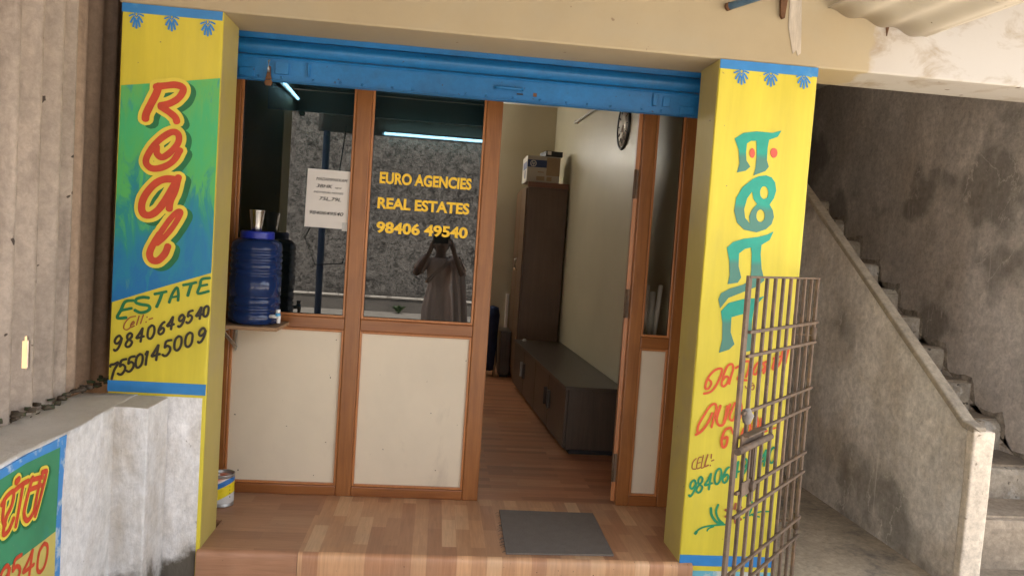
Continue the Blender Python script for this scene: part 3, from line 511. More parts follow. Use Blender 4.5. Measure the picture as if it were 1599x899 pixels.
# left pillar
def pillar_mesh(x0, x1):
    k = M(); k.box(x0, x1, -.004, .235, -.28, 2.2345)
    bmesh.ops.subdivide_edges(k.b, edges=k.b.edges[:], cuts=30, use_grid_fill=True)
    for v in k.b.verts:          # hand plastered: arrises wander a little, the face stays true
        d = noise.noise_vector(v.co*4)*.0025+noise.noise_vector(v.co*15)*.0012
        onx, ony = min(abs(v.co.x-x0), abs(v.co.x-x1)) < .001, abs(v.co.y+.004) < .001
        if onx and ony: v.co += Vector((d.x, abs(d.y), 0))
    return k
pl = pillar_mesh(-1.325, -.932).build('pillar', Y_PAINT, shop, bevel=.004)
M().box(-.9335, -.930, .006, .233, -.25, 2.233).build('reveal', Y_OLIVE, pl)
M().box(-1.3268, -1.3245, .004, .234, -.27, 2.233).build('unpainted_side', CONC, pl)
M().box(-1.326, -.946, -.007, .001, -.27, .645).wobble(.0015, 6, 3).build('whitewashed_foot', LOWWALL, pl)
M().box(-1.3265, -.9345, -.0065, 0, 2.198, 2.2335).wobble(.0012, 9, 2).build('blue_top_band', BLUE_BAND, pl)
M().box(-1.3265, -.934, -.0065, 0, .657, .703).wobble(.0012, 9, 2).build('blue_bottom_band', BLUE_BAND, pl)
q = mm(TR['left_panel'][0][0]); q = [(min(max(a, -1.3245), -.9335), b) for a, b in q]
M().prism(q, 'Y', -.0062, 0).build('painted_field', PAINTING, pl)
strokes('real_red', -.0064, 'letter_shadow', GREEN_D, pl, .036, .021, -.012)
strokes('real_red', -.0084, 'letter_outline', LETTER_Y, pl, .037)
strokes('real_red', -.0104, 'letters', RED_P, pl, .006)
strokes('estate_green', -.0064, 'word_lettering', GREEN_D, pl)
strokes('cell_black', -.0064, 'small_lettering', BROWN_P, pl)
strokes('phone_black', -.0066, 'phone_number', INK_P, pl)
for i in range(3): strokes('left_feathers', -.0064, 'feather_motif', BLUE_BAND, pl, part=(i*8, i*8+8))
# right pillar
pr = pillar_mesh(1.16, 1.603).build('pillar', Y_PAINT, shop, bevel=.004)
M().box(1.1578, 1.1605, .006, .233, -.25, 2.233).build('reveal', Y_OLIVE, pr)
M().box(1.1605, 1.604, -.0065, 0, 2.194, 2.2335).wobble(.0012, 9, 2).build('blue_top_band', BLUE_BAND, pr)
M().box(1.1605, 1.604, -.0065, 0, -.012, .036).wobble(.0012, 9, 2).build('blue_bottom_band', BLUE_BAND, pr)
M().box(1.161, 1.604, -.0065, 0, -.28, -.035).build('splashed_foot', mat('splashed_whitewash', (.62, .62, .55), .8, .1, 5, stain=(.15, .45, .55), stain_at=(.48, .56), stain_scale=7, speck=(.5, .5, .1), speck_scale=20), pr)
z1 = lambda key, i=0: [p[1]/1000 for p in TR[key][0][0]]
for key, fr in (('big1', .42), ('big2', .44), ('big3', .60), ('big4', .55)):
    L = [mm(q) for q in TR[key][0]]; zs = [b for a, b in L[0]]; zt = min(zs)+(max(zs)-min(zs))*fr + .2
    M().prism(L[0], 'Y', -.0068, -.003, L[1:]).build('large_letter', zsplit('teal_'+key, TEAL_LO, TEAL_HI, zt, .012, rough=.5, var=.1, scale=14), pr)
CORAL = mat('coral_dot_paint', (.66, .10, .06), .5, .1, 20)
for L in TR['dots']: M().prism(mm(L[0]), 'Y', -.0068, -.003).build('letter_dot', CORAL, pr)
strokes('tamil_red', -.0064, 'red_lettering', mat('orange_red_sign_paint', (.66, .085, .018), .5, .1, 18), pr)
strokes('amp_brown', -.0064, 'ampersand', BROWN_P, pr)
strokes('cell_brown', -.0064, 'small_lettering', BROWN_P, pr)
strokes('right_phone', -.0064, 'phone_number', VINE, pr)
strokes('vine_green', -.0064, 'vine_motif', VINE, pr, part=(0, 5))
strokes('vine_green', -.0064, 'vine_motif', VINE, pr, part=(5, None))
strokes('petals', -.0066, 'flower_motif', BROWN_P, pr)
for i in range(3): strokes('right_feathers', -.0064, 'feather_motif', BLUE_BAND, pr, part=(i*8, i*8+8))
# walls and ceiling of the room
M().box(1.45, 1.602, .236, 5.4, -.28, 3.0).build('side_wall', CONC_WALL, shop)
k = M().prism([(1.312, .80), (1.448, .80), (1.448, 5.3), (1.190, 5.3)], 'Z', -.1, 2.95); k.build('inner_wall', IN_WALL, shop)
M().box(-1.75, 1.448, 5.15, 5.35, -.1, 2.95).build('back_wall', IN_BACK, shop)
M().box(-1.75, -1.6, .62, 5.15, -.25, 2.95).build('inner_wall', IN_BACK, shop)
M().box(-1.6, 1.31, .50, 5.15, 2.9, 3.0).build('ceiling', CEIL, shop)
M().box(-1.6, -1.336, .62, .72, -.25, 2.9).build('return_wall', IN_BACK, shop)
M().box(-1.335, -1.30, .236, .72, -.25, 2.9).build('return_wall', CONC, shop)
M().box(1.162, 1.449, .334, .799, 2.3, 2.9).build('return_wall', IN_BACK, shop)
M().box(-1.75, 1.6, .285, 5.4, 3.0, 4.0).build('upper_storey', CREAM_WALL, shop)

# floor and step
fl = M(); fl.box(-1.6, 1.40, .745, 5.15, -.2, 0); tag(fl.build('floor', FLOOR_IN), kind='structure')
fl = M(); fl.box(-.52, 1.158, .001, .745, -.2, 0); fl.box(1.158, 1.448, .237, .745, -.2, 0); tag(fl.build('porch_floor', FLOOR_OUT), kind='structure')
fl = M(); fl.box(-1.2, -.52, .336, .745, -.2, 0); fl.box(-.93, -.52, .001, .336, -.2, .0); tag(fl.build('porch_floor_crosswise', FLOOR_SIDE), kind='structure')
def nose(x0, x1, name, m):
    """vinyl carried over the step edge, slightly bagged"""
    k = M(); prof = [(.001, .0005), (-.012, -.0005), (-.021, -.006), (-.026, -.016), (-.027, -.04), (-.026, -.10), (-.026, -.16), (-.026, -.24)]
    nx = max(6, int((x1-x0)/.02)); rows = []
    for i in range(nx+1):
        x = x0+(x1-x0)*i/nx; wv = .003*math.sin(x*21)+.002*math.sin(x*47+1)
        rows.append([k.b.verts.new((x, y-wv*(0 if j < 1 else 1), z+(.6*wv if 0 < j < 4 else 0))) for j, (y, z) in enumerate(prof)])
    for i in range(nx):
        for j in range(len(prof)-1): k.b.faces.new([rows[i][j], rows[i+1][j], rows[i+1][j+1], rows[i][j+1]]).smooth = True
    k.face([(x0, .001, 0), (x0, -.026, -.016), (x0, -.026, -.24), (x0, .001, -.24)])
    k.face([(x1, .001, 0), (x1, -.026, -.016), (x1, -.026, -.24), (x1, .001, -.24)])
    return tag(k.build(name, m, recalc=False), kind='structure')
nose(-.938, -.52, 'step_riser_plain', RISE_SIDE)
nose(-.518, 1.215, 'step_riser', RISE_OUT)

# ---------------------------------------------------------------- rolling shutter
sh = thing('rolling_shutter', (.11, .36, 2.03), 'blue steel rolling shutter drawn up under the lintel', 'shutter')
def slat(zb, zt, bulge):
    p = []
    for i in range(9):
        t = i/8; p.append((.345-bulge*math.sin(math.pi*t), zb+(zt-zb)*t))
    return p+[(.362, zt), (.362, zb)]
M().prism(slat(2.155, 2.222, .022), 'X', -1.0, 1.22).build('slat', SHUT, sh, smooth=False)
M().prism(slat(2.226, 2.32, .022), 'X', -1.0, 1.22).build('slat', SHUT, sh)
M().prism([(.346, 2.152), (.336, 2.150), (.330, 2.144), (.336, 2.138), (.346, 2.136)], 'X', -1.0, 1.22).build('hinge_bead', SHUT, sh)
M().box(-1.0, 1.22, .340, .346, 2.035, 2.15).wobble(.0012, 5, 0).build('bottom_plate', SHUT, sh)
k = M().prism([(.338, 2.040), (.338, 2.068), (.3355, 2.068), (.3355, 2.042), (.318, 2.040), (.318, 2.037), (.338, 2.037)], 'X', -1.0, 1.22); bt = k.build('bottom_angle', SHUT, sh)
k = M()
for i in range(18): k.lathe([(.006, .3365), (.006, .333), (.0035, .3305), (0, .330)], (-.87+i*.118+random.uniform(-.02, .02), 0, 2.055), 10, 'Y')
k.build('rivets', DARK_BLUE, sh)
for x in (.21,):
    M().tube([(x, .338, 2.095), (x+.005, .322, 2.095), (x+.02, .316, 2.095), (x+.11, .316, 2.094), (x+.125, .322, 2.094), (x+.13, .338, 2.094)], .0065, 8).build('pull_handle', SHUT, sh)
for b_ in ((-.79, -.73, .329, .340, 2.07, 2.125), (-.645, -.637, .325, .34, 2.07, 2.13), (.965, .985, .323, .340, 2.075, 2.13), (1.015, 1.05, .330, .340, 2.075, 2.12), (1.10, 1.17, .331, .34, 2.045, 2.085)):
    M().box(*b_).build('bolt_guide', SHUT, sh, bevel=.002)
M().box(-.95, -.88, .331, .34, 2.05, 2.09).build('bolt_guide', SHUT, sh, bevel=.003)
M().box(.315, .345, .3385, .341, 2.072, 2.079).build('lock_slot', BLACK, sh)
M().box(.393, .410, .3385, .341, 2.058, 2.086).build('lock_slot', RUST, sh)
k = M().prism([(-.820, 2.10), (-.808, 2.10), (-.805, 2.06), (-.797, 2.025), (-.803, 2.012), (-.827, 2.012), (-.833, 2.025), (-.824, 2.06)], 'Y', .318, .326)
hp = k.build('hasp', RUST, sh, bevel=.003)
M().tube([(-.815, .318, 2.072), (-.815, .309, 2.085), (-.815, .309, 2.12), (-.815, .325, 2.125)], .004, 8).build('staple', ZINC, hp)

# ---------------------------------------------------------------- glazed partition with door
pt = thing('glazed_partition', (.1, .76, 0), 'polished teak partition with dark glass above cream panels and an open door', 'partition')
FY, BY, TOP = .72, .80, 2.62
def post(x0, x1, z0=0, z1=TOP, m=TEAK): return M().box(x0, x1, FY, BY, z0, z1).build('post', m, pt, bevel=.005)
def rail(x0, x1, z0, z1, dy=.003): return M().box(x0, x1, FY+dy, BY-dy, z0, z1).build('rail', TEAK_H, pt, bevel=.005)
post(-1.13, -1.035); post(-.464, -.384); post(.200, .284); post(1.034, 1.104); post(1.262, 1.335)
rail(-1.035, -.464, 0, .052); rail(-.384, .200, 0, .052); rail(1.104, 1.262, 0, .055)
rail(-1.035, -.464, .872, .934); rail(-.384, .200, .872, .934); rail(1.104, 1.262, .864, .926)
rail(-1.035, -.464, 2.55, 2.62); rail(-.384, .200, 2.55, 2.62); rail(1.104, 1.262, 2.55, 2.62); rail(.284, 1.040, 2.55, 2.62)
def bay(x0, x1, gm, z1=.872, z2=.934, zb=.052):
    pn = M().box(x0+.001, x1-.001, .742, .754, zb+.001, z1-.001).build('lower_panel', PANEL, pt)
    gl = M().face and M(); gl.face([(x0, .748, z2), (x1, .748, z2), (x1, .748, 2.55), (x0, .748, 2.55)]); gl = gl.build('window_pane', gm, pt)
    k = M(); b = .013
    for a0, a1, c0, c1 in ((x0, x1, zb, z1), (x0, x1, z2, 2.55)):
        k.box(a0+.0005, a0+b, .7285, .741, c0+.0005, c1-.0005); k.box(a1-b, a1-.0005, .7285, .741, c0+.0005, c1-.0005)
        k.box(a0+b, a1-b, .729, .741, c0+.0005, c0+b); k.box(a0+b, a1-b, .729, .741, c1-b, c1-.0005)
    k.build('glazing_bead', TEAK_L, pt, bevel=.003)
    return gl
bay(-1.035, -.464, TINT)
pane = bay(-.384, .200, TINT)
bay(1.104, 1.262, CLEAR, .864, .926, .055)
for s, a, b, t0, t1 in (('EURO AGENCIES', -.328, .146, 1.640, 1.700), ('REAL ESTATES', -.332, .143, 1.511, 1.570), ('98406 49540', -.331, .142, 1.385, 1.446)):
    text_mesh(s, a, b, t0, t1, .7478, bold=.036, thick=.0012).build('lettering', YELLOW_VINYL, pane)
# door leaf, opened inwards
hx, hy, ang = 1.014, .765, rad(103.5)
dl = M().box(hx-.725, hx, hy, hy+.038, .012, 2.53, -ang, (hx, hy, 0)).build('door_leaf', TEAK, pt, bevel=.004)
ex = (hx+.001*0, hy)
R = Matrix.Rotation(-ang, 3, 'Z'); PV = Vector((hx, hy, 0))
def leaf(x, y, z): return R @ (Vector((hx-x, hy+y, z))-PV)+PV     # x: distance from the hinge edge, y: into thickness
k = M(); vs = [leaf(-.0012, yy, z_) for z_ in (.013, 2.52) for yy in (.001, .037)]; k.face([vs[0], vs[1], vs[3], vs[2]]); k.build('edge_strip', TEAK_L, dl)
for zz in (.12, 1.02, 1.66):
    k = M()
    vs = [leaf(-.0025, yy, z_) for z_ in (zz, zz+.155) for yy in (.004, .034)]
    k.face([vs[0], vs[1], vs[3], vs[2]])
    k.tube([leaf(-.004, .002, zz), leaf(-.004, .002, zz+.155)], .006, 8)
    k.build('hinge', GATE, dl)
k = M(); a, b = leaf(.62, .041, .99), leaf(.62, .041, 1.22); k.bar(a, b, .03, .006); k.tube([leaf(.62, .045, 1.0), leaf(.62, .05, 1.2)], .007, 8)
k.tube([leaf(.62, .04, 1.11), leaf(.62, .10, 1.11)], .008, 8); k.tube([leaf(.62, .095, 1.11), leaf(.62, .115, 1.11)], [.013, .010], 10)
k.build('door_bolt', STEEL, dl)

# notice on the left pane
nx0, nx1, nz0, nz1 = -.694, -.474, 1.392, 1.688
def npt(x, z, d=0):
    r_ = rad(-.6); cx, cz = -.58, 1.54
    return (cx+(x-cx)*math.cos(r_)-(z-cz)*math.sin(r_), .7455+d, cz+(x-cx)*math.sin(r_)+(z-cz)*math.cos(r_))
nt_ = thing('paper_notice', (-.58, .745, 1.39), 'white printed paper notice stuck on the dark left window pane', 'notice')
k = M(); nn = 8
vs = [[k.b.verts.new(npt(nx0+(nx1-nx0)*i/nn, nz0+(nz1-nz0)*j/nn, -.002-.0015*math.sin(i*.9+j*.5)**2)) for i in range(nn+1)] for j in range(nn+1)]
for j in range(nn):
    for i in range(nn): k.b.faces.new([vs[j][i], vs[j][i+1], vs[j+1][i+1], vs[j+1][i]]).smooth = True
k.build('sheet', PAPER, nt_)
k = M(); k.face([npt(nx1-.03, nz0-.008, -.0045), npt(nx1-.002, nz0-.008, -.0045), npt(nx1, nz0+.035, -.0045), npt(nx1-.03, nz0+.035, -.0045)]); k.build('tape', GREY_PL, nt_)
for s, u0, u1, v0, v1, bold in (('MADAMPAKKAM', 175, 548, 180, 219, .0), ('3BHK', 183, 376, 264, 308, .008), ('NEW', 405, 485, 288, 309, .0), ('INDIVIDUAL HOUSES', 155, 510, 351, 375, .0), ('75L,79L', 225, 487, 420, 470, .008), ('9840649540', 118, 526, 598, 643, .008)):
    f = lambda u: nx0+(nx1-nx0)*(u-68)/522
    h = lambda v: nz1-(nz1-nz0)*(v-82)/722
    text_mesh(s, f(u0), f(u1), h(v1), h(v0), 0, bold, .25, .0006, lambda x, z, d: npt(x, z, d-.0042)).build('print', BLACK, nt_)

# ---------------------------------------------------------------- water jar on its shelf
sf = thing('wall_shelf', (-.9, .6, .86), 'small raw plank shelf on a metal bracket under the blue water jar', 'shelf')
M().box(-1.13, -.742, .42, .717, .884, .902).wobble(.002, 8, 0).build('board', mat('raw_plank', (.36, .22, .12), .8, .2, 6, (1, 8, 8)), sf, bevel=.003)
k = M(); k.bar((-1.00, .70, .872), (-1.00, .43, .874), .03, .004); k.bar((-1.00, .715, .74), (-1.00, .715, .87), .004, .03); k.bar((-1.0, .71, .76), (-1.0, .46, .868), .02, .004)
k.build('bracket', ZINC, sf)
jr = thing('water_jar', (-.886, .57, .903), 'large ribbed blue water dispenser jar with a steel cup on its lid', 'jar')
prof = [(.0, .904), (.108, .904), (.118, .912), (.121, .93)]
for z in (.958, .984, 1.03, 1.132, 1.158, 1.196, 1.222, 1.248):
    prof += [(.1225, z), (.1175, z+.004), (.1175, z+.011), (.1225, z+.015)]
prof += [(.121, 1.272), (.116, 1.294), (.098, 1.312), (.082, 1.318), (.0, 1.318)]
M().lathe(prof, (-.886, .57, 0), 48).build('body', JAR, jr)
M().lathe([(.080, 1.317), (.080, 1.348), (.074, 1.354), (.0, 1.354)], (-.886, .57, 0), 32).build('lid', LID_B, jr, bevel=.002)
k = M(); k.tube([(-.80, .50, .948), (-.745, .478, .950)], .010, 10); k.tube([(-.752, .48, .985), (-.752, .48, .968)], .011, 10); k.tube([(-.748, .479, .955), (-.748, .479, .918)], [.011, .008], 10)
tp = k.build('tap', mat('white_tap_plastic', (.75, .75, .75), .4), jr)
M().tube([(-.752, .48, .966), (-.752, .48, .952)], .0125, 10).build('tap_ring', mat('sky_blue_plastic', (.1, .4, .7), .4), tp)
whole('steel_tumbler', M().lathe([(.0, 1.3555), (.024, 1.3555), (.0255, 1.362), (.037, 1.452), (.0385, 1.455), (.0355, 1.455), (.023, 1.362), (.0, 1.360)], (-.893, .57, 0), 36), STEEL,
      'shiny stainless steel tumbler standing on the lid of the blue jar', 'tumbler', (-.893, .57, 1.3555))
# paint tin behind the left pillar
pc = thing('paint_tin', (-.99, .545, 0), 'open paint tin with yellow and blue wrapper at the foot of the pillar', 'tin')
M().lathe([(.0, .001), (.056, .001), (.057, .004), (.055, .008), (.055, .150), (.057, .154), (.057, .158), (.052, .158), (.050, .150), (.050, .012), (.0, .012)], (-.99, .545, 0), 36).build('can', ZINC, pc)
def wrap_mat():
    m, t, b = nodes('printed_wrapper'); n = N(t); sx = n.new('ShaderNodeSeparateXYZ'); n.link(n.coord(), sx.inputs[0])
    zz = n.math('ADD', sx.outputs[2], n.math('MULTIPLY', sx.outputs[0], -.5))
    n.link(n.ramp(n.math('MULTIPLY', zz, 6), (0, (.6, .6, .58)), (.23, (.6, .6, .58)), (.25, (.75, .62, .02)), (.55, (.8, .62, .02)), (.57, (.03, .15, .45)), (.72, (.03, .18, .5)), (.74, (.8, .75, .7)), (.86, (.75, .2, .1))), b.inputs['Base Color'])
    t.nodes[-1].color_ramp.interpolation if False else None
    b.inputs['Roughness'].default_value = .4; return m
M().lathe([(.0556, .018), (.0558, .020), (.0558, .140), (.0556, .142)], (-.99, .545, 0), 36).build('wrapper', wrap_mat(), pc)
k = M()
for i in range(5): k.tube([(-.945-.001*i, .513, .05+i*.017), (-.946-.001*i, .5115, .05+i*.017)], .004, 6)
k.build('printed_dots', BLACK, pc)
whole('scrap_board', M().prism([(.40, .002), (.50, .002), (.53, .165), (.44, .165)], 'X', -1.005+.0, -.999).wobble(.004, 5), GREY_PL, 'grubby white board offcut standing between the pillar and the paint tin', 'board', (-1.0, .45, .002))
# door mat
k = M(); k.prism([(.378, .028), (.868, .040), (.880, .572), (.389, .575)], 'Z', .0015, .009); k.wobble(.0012, 7, 4)
for i in range(30):
    y = random.uniform(.04, .56); a = random.uniform(2.6, 3.7); ln = random.uniform(.008, .03)
    k.tube([(.392, y, .004), (.385+math.cos(a)*ln*.5, y+math.sin(a)*ln*.5, .005), (.385+math.cos(a+.4)*ln, y+math.sin(a+.5)*ln, .002)], .0008, 4)
mt = whole('door_mat', k, MAT, 'plain grey rubber mat lying on the parquet before the door', 'mat', (.63, .30, .0015))

# ---------------------------------------------------------------- inside the shop
def wx(y, o=0): return 1.335-.028*y+.013-o         # face of the inner wall
lu = thing('low_cabinet', (1.05, 2.9, 0), 'long low dark wood cabinet along the inner wall', 'cabinet')
FX = lambda y: .965-.047*y
def strip(y0, y1, fx0, bx0, z0, z1, name, m, bev=.003):
    k = M(); k.prism([(FX(y0)+fx0, y0), (wx(y0)-bx0, y0), (wx(y1)-bx0, y1), (FX(y1)+fx0, y1)], 'Z', z0, z1); return k.build(name, m, lu, bevel=bev)
strip(1.70, 4.05, .03, .01, .035, .438, 'carcass', WENGE)
strip(1.675, 4.07, 0, .002, .438, .462, 'top', WENGE_T)
strip(1.72, 4.03, .06, .03, .001, .034, 'plinth', BLACK)
for i in range(4):
    y0 = 1.705+i*.585; y1 = y0+.575
    k = M(); k.prism([(FX(y0)+.010, y0), (FX(y0)+.029, y0), (FX(y1)+.029, y1), (FX(y1)+.010, y1)], 'Z', .045, .432)
    dr = k.build('door', WENGE, lu, bevel=.002)
    yk = y0+.06 if i % 2 else y1-.06
    M().box(FX(yk)-.012, FX(yk)+.010, yk-.005, yk+.005, .20, .33).build('handle', ZINC if i == 3 else WENGE_T, dr)
wr = thing('wardrobe', (1.0, 4.5, 0), 'tall dark brown wardrobe standing in the far corner by the inner wall', 'wardrobe')
M().box(.818, 1.205, 4.105, 5.0, .0, 1.955).build('carcass', BROWN, wr, bevel=.003)
M().box(.810, 1.208, 4.09, 4.115, 1.94, 1.99).build('cornice', wood_mat('reddish_trim', (.16, .055, .02), (.22, .08, .03), 0), wr)
for y0, y1 in ((4.12, 4.55), (4.56, 4.99)):
    d = M().box(.800, .8175, y0, y1, .08, 1.93).build('door', BROWN, wr, bevel=.002)
    yh = 4.50 if y0 < 4.3 else 4.61
    M().tube([(.80, yh, 1.12), (.78, yh, 1.13), (.78, yh, 1.23), (.80, yh, 1.24)], .005, 6).build('handle', STEEL, d)
whole('white_knob', M().lathe([(0, .4625), (.016, .4625), (.02, .472), (.014, .484), (0, .487)], (.862, 3.95, 0), 14), GREY_PL, 'little white knob lying on the low cabinet beside the wardrobe', 'knob', (.862, 3.95, .4625))
cb = thing('carton', (.96, 4.3, 1.991), 'white and brown printer carton with a blue stripe on top of the wardrobe', 'carton')
M().box(.795, 1.115, 4.135, 4.55, 1.991, 2.245).build('box', CARD_W, cb, bevel=.003)
M().box(.985, 1.1155, 4.1335, 4.14, 2.06, 2.235).build('brown_panel', CARD_B, cb)
M().box(.797, .985, 4.1325, 4.14, 2.135, 2.205).box(.7935, .80, 4.16, 4.45, 2.12, 2.19).build('blue_stripe', CARD_BL, cb)
k = M(); c0 = (.853, 2.170)
k.prism([(c0[0]+.031*math.cos(t*.3142), c0[1]+.031*math.sin(t*.3142)) for t in range(20)], 'Y', 4.1305, 4.133, [[(c0[0]+.024*math.cos(t*.3142), c0[1]+.024*math.sin(t*.3142)) for t in range(20)]])
k.build('logo_ring', PAPER, cb)
text_mesh('hp', c0[0]-.018, c0[0]+.018, c0[1]-.022, c0[1]+.022, 4.1325, .01, .25, .002).build('logo_letters', PAPER, cb)
M().box(.90, .96, 4.1335, 4.14, 2.085, 2.095).box(.89, .97, 4.1335, 4.14, 2.01, 2.05).box(.99, 1.04, 4.132, 4.14, 2.01, 2.05).build('print_blocks', CARD_B, cb)
M().prism([(4.25, 2.03), (4.33, 2.03), (4.33, 2.11), (4.25, 2.11)], 'X', .7932, .796).build('print_blocks', CARD_BL, cb)
sb = thing('small_box', (1.04, 4.3, 2.246), 'small black packet lying on top of the white carton', 'box')
M().box(.955, 1.125, 4.145, 4.40, 2.247, 2.30, .1).build('box', BLACK, sb, bevel=.003)
M().box(.985, 1.02, 4.128, 4.139, 2.262, 2.296, .1).build('label_print', PAPER, sb)
# navy bundle and dark side box near the back wall
nb = M(); nb.lathe([(.0, .06), (.07, .06), (.085, .14), (.08, .30), (.09, .48), (.085, .62), (.07, .71), (.0, .73)], (.575, 4.62, 0), 18, sq=1.2).wobble(.018, 7)
nbo = thing('draped_stool', (.575, 4.62, 0), 'narrow stool hung with dark blue cloth near the back wall', 'stool')
nb.build('cloth', NAVY_CLOTH, nbo)
PALE_LEG = mat('pale_stool_leg', (.4, .32, .22), .6)
for dx, dy in ((-.07, -.07), (.07, -.07), (.07, .07), (-.07, .07)): M().tube([(.575+dx, 4.62+dy, 0), (.575+dx*.7, 4.62+dy*.7, .5)], .012, 8).build('leg', PALE_LEG, nbo)
sd_ = thing('side_box', (.74, 4.72, 0), 'low dark wooden stand against the left of the wardrobe', 'stand')
M().box(.69, .792, 4.55, 4.95, .03, .46).build('body', WENGE, sd_, bevel=.003)
M().box(.68, .795, 4.54, 4.96, .46, .475).build('top', WENGE_T, sd_)
M().box(.70, .78, 4.56, 4.94, 0, .03).build('plinth', BLACK, sd_)
cd = thing('cable_conduit', (.78, 5.14, .45), 'short white cable conduit fixed upright on the back wall', 'conduit')
M().box(.765, .80, 5.128, 5.149, .45, .83).build('channel', PAPER, cd, bevel=.003)
# clock and pale rod on the inner wall
yc, zc = 2.22, 2.285; xw = wx(yc)
ck = thing('wall_clock', (xw, yc, zc), 'round wall clock with a dark rim high on the inner wall', 'clock')
M().lathe([(.172, xw-.001), (.178, xw-.008), (.178, xw-.020), (.170, xw-.027), (.158, xw-.024), (.154, xw-.016), (.153, xw-.001)], (0, yc, zc), 40, 'X').build('rim', BLACK_PL, ck)
M().lathe([(.0, xw-.018), (.155, xw-.018), (.155, xw-.008), (0, xw-.008)], (0, yc, zc), 40, 'X').build('dial', mat('silver_dial', (.55, .50, .44), .35, .2, 14, metal=.3), ck)
k = M()
for i in range(12):
    a = i*math.pi/6; k.bar((xw-.0195, yc+.10*math.sin(a), zc+.10*math.cos(a)), (xw-.0195, yc+.132*math.sin(a), zc+.132*math.cos(a)), .004, .008, (1, 0, 0))
k.build('hour_marks', BLACK, ck)
k = M(); k.bar((xw-.021, yc, zc), (xw-.021, yc+.05, zc-.05), .003, .009, (1, 0, 0)); k.bar((xw-.0225, yc, zc), (xw-.0225, yc-.05, zc-.09), .003, .007, (1, 0, 0)); k.build('hands', PAPER, ck)
rd = thing('wall_rod', (wx(3.5), 3.5, 2.55), 'slim pale rod on brackets near the top of the inner wall', 'rod')
M().tube([(wx(4.0)-.03, 4.0, 2.565), (wx(2.5)-.03, 2.5, 2.55)], .011, 8).build('rod', GREY_PL, rd)
for y, z in ((3.93, 2.55), (2.54, 2.535)): M().box(wx(y)-.04, wx(y)+.004, y, y+.03, z, z+.03).build('bracket', ZINC, rd)
# tube lamps
LED = emit_mat('lit_tube', (1.0, .96, .88), 14)
t1 = thing('tube_light', (-.12, 5.12, 2.47), 'lit white tube light lying level, seen through the right dark pane', 'lamp')
M().tube([(-.66, 5.105, 2.468), (.42, 5.105, 2.468)], .013, 10).build('tube', LED, t1)
M().box(-.69, .45, 5.12, 5.149, 2.45, 2.486).build('batten', CEIL, t1)
t2 = thing('tube_light', (-1.58, 4.5, 2.74), 'lit white tube light running into depth, seen through the left dark pane', 'lamp')
M().tube([(-1.545, 4.90, 2.725), (-1.545, 3.80, 2.755)], .013, 10).build('tube', LED, t2)
M().box(-1.599, -1.565, 3.78, 4.93, 2.72, 2.76).build('batten', CEIL, t2)
# rolled papers behind the side pane
for i, (x, y, zt, r, lean, lab) in enumerate(((1.135, .90, 1.17, .010, .035, 'thin rolled white poster leaning outermost to the door side of the narrow pane'), (1.170, .93, 1.20, .020, .0, 'tallest square cut white roll behind the narrow side pane'),
        (1.208, .92, 1.16, .018, -.004, 'grey white paper roll with a taped foot between its taller neighbours'), (1.250, .92, 1.20, .013, -.02, 'slim pale paper roll standing closest to the yellow pillar'))):
    k = M(); k.tube([(x+lean, y, .868), (x, y, zt)], r, 12); k.tube([(x+lean, y, .868), (x, y, zt+.002)], r*.7, 10)
    tag(whole('paper_roll', k, PAPER if i % 2 else GREY_PL, lab, 'paper roll', (x+lean, y, .868)), group='paper rolls behind the side pane')
sl = thing('inner_ledge', (1.18, .9, .85), 'narrow brown ledge behind the side pane that carries paper rolls', 'ledge')
M().box(1.105, 1.305, .802, .99, .845, .867).build('board', TEAK_H, sl)
for x in (1.12, 1.26): M().box(x, x+.02, .803, .96, .78, .8445).build('bracket', ZINC, sl)

# ---------------------------------------------------------------- low painted wall and asbestos sheets on the left
lw = thing('boundary_wall', (-1.3, -1.5, -.2), 'low whitewashed boundary wall with a painted advertisement and stub pier', 'wall')
k = M(); k.box(-1.43, -1.202, -4.6, .0, -.28, .65); k.wobble(.008, 3, 0)
k = M(); 
ny, nz = 46, 10
for i in range(1): pass
def rough_wall(x0, x1, y0, y1, z0, z1, cuts, amp):
    k = M(); k.box(x0, x1, y0, y1, z0, z1)
    bmesh.ops.subdivide_edges(k.b, edges=k.b.edges[:], cuts=cuts, use_grid_fill=True)
    for v in k.b.verts:
        d = noise.noise_vector(v.co*2.3)*amp+noise.noise_vector(v.co*9)*amp*.45
        if abs(v.co.x-x1) < 1e-5 and z0 < v.co.z < z1-.02: d.x *= .15
        v.co += d
    return k
rough_wall(-1.43, -1.205, -1.95, -.001, -.28, .645, 28, .012).build('wall_body', LOWWALL, lw, smooth=True)
k = rough_wall(-1.26, -1.078, -.235, -.009, -.28, .645, 9, .006); k.build('pier', LOWWALL, lw, bevel=.006)
side = lambda a, b, l: (-1.1985+l, a, b)
def mural(key, x, name, m):
    k = M()
    for L in TR[key]: k.prism(mm(L[0]), 'X', -1.206, x)
    return k.build(name, m, lw)
mural('lw_green', -1.1990, 'mural_field', MURAL_G); mural('lw_yellow', -1.1988, 'mural_field', MURAL_Y); mural('lw_blue', -1.1980, 'mural_border', BLUE_WORN)
strokes('lw_red', 0, 'letter_shadow', GREEN_D, lw, .036, .012, -.008, lambda a, b, l: (-1.1978+l*.5, a, b))
strokes('lw_red', 0, 'letter_outline', LETTER_Y, lw, .025, 0, 0, lambda a, b, l: (-1.1965+l*.5, a, b))
strokes('lw_red', 0, 'mural_lettering', RED_P, lw, .006, 0, 0, lambda a, b, l: (-1.1950+l, a, b))
strokes('lw_digits', 0, 'mural_number', RED_P, lw, .005, 0, 0, lambda a, b, l: (-1.1978+l, a, b))
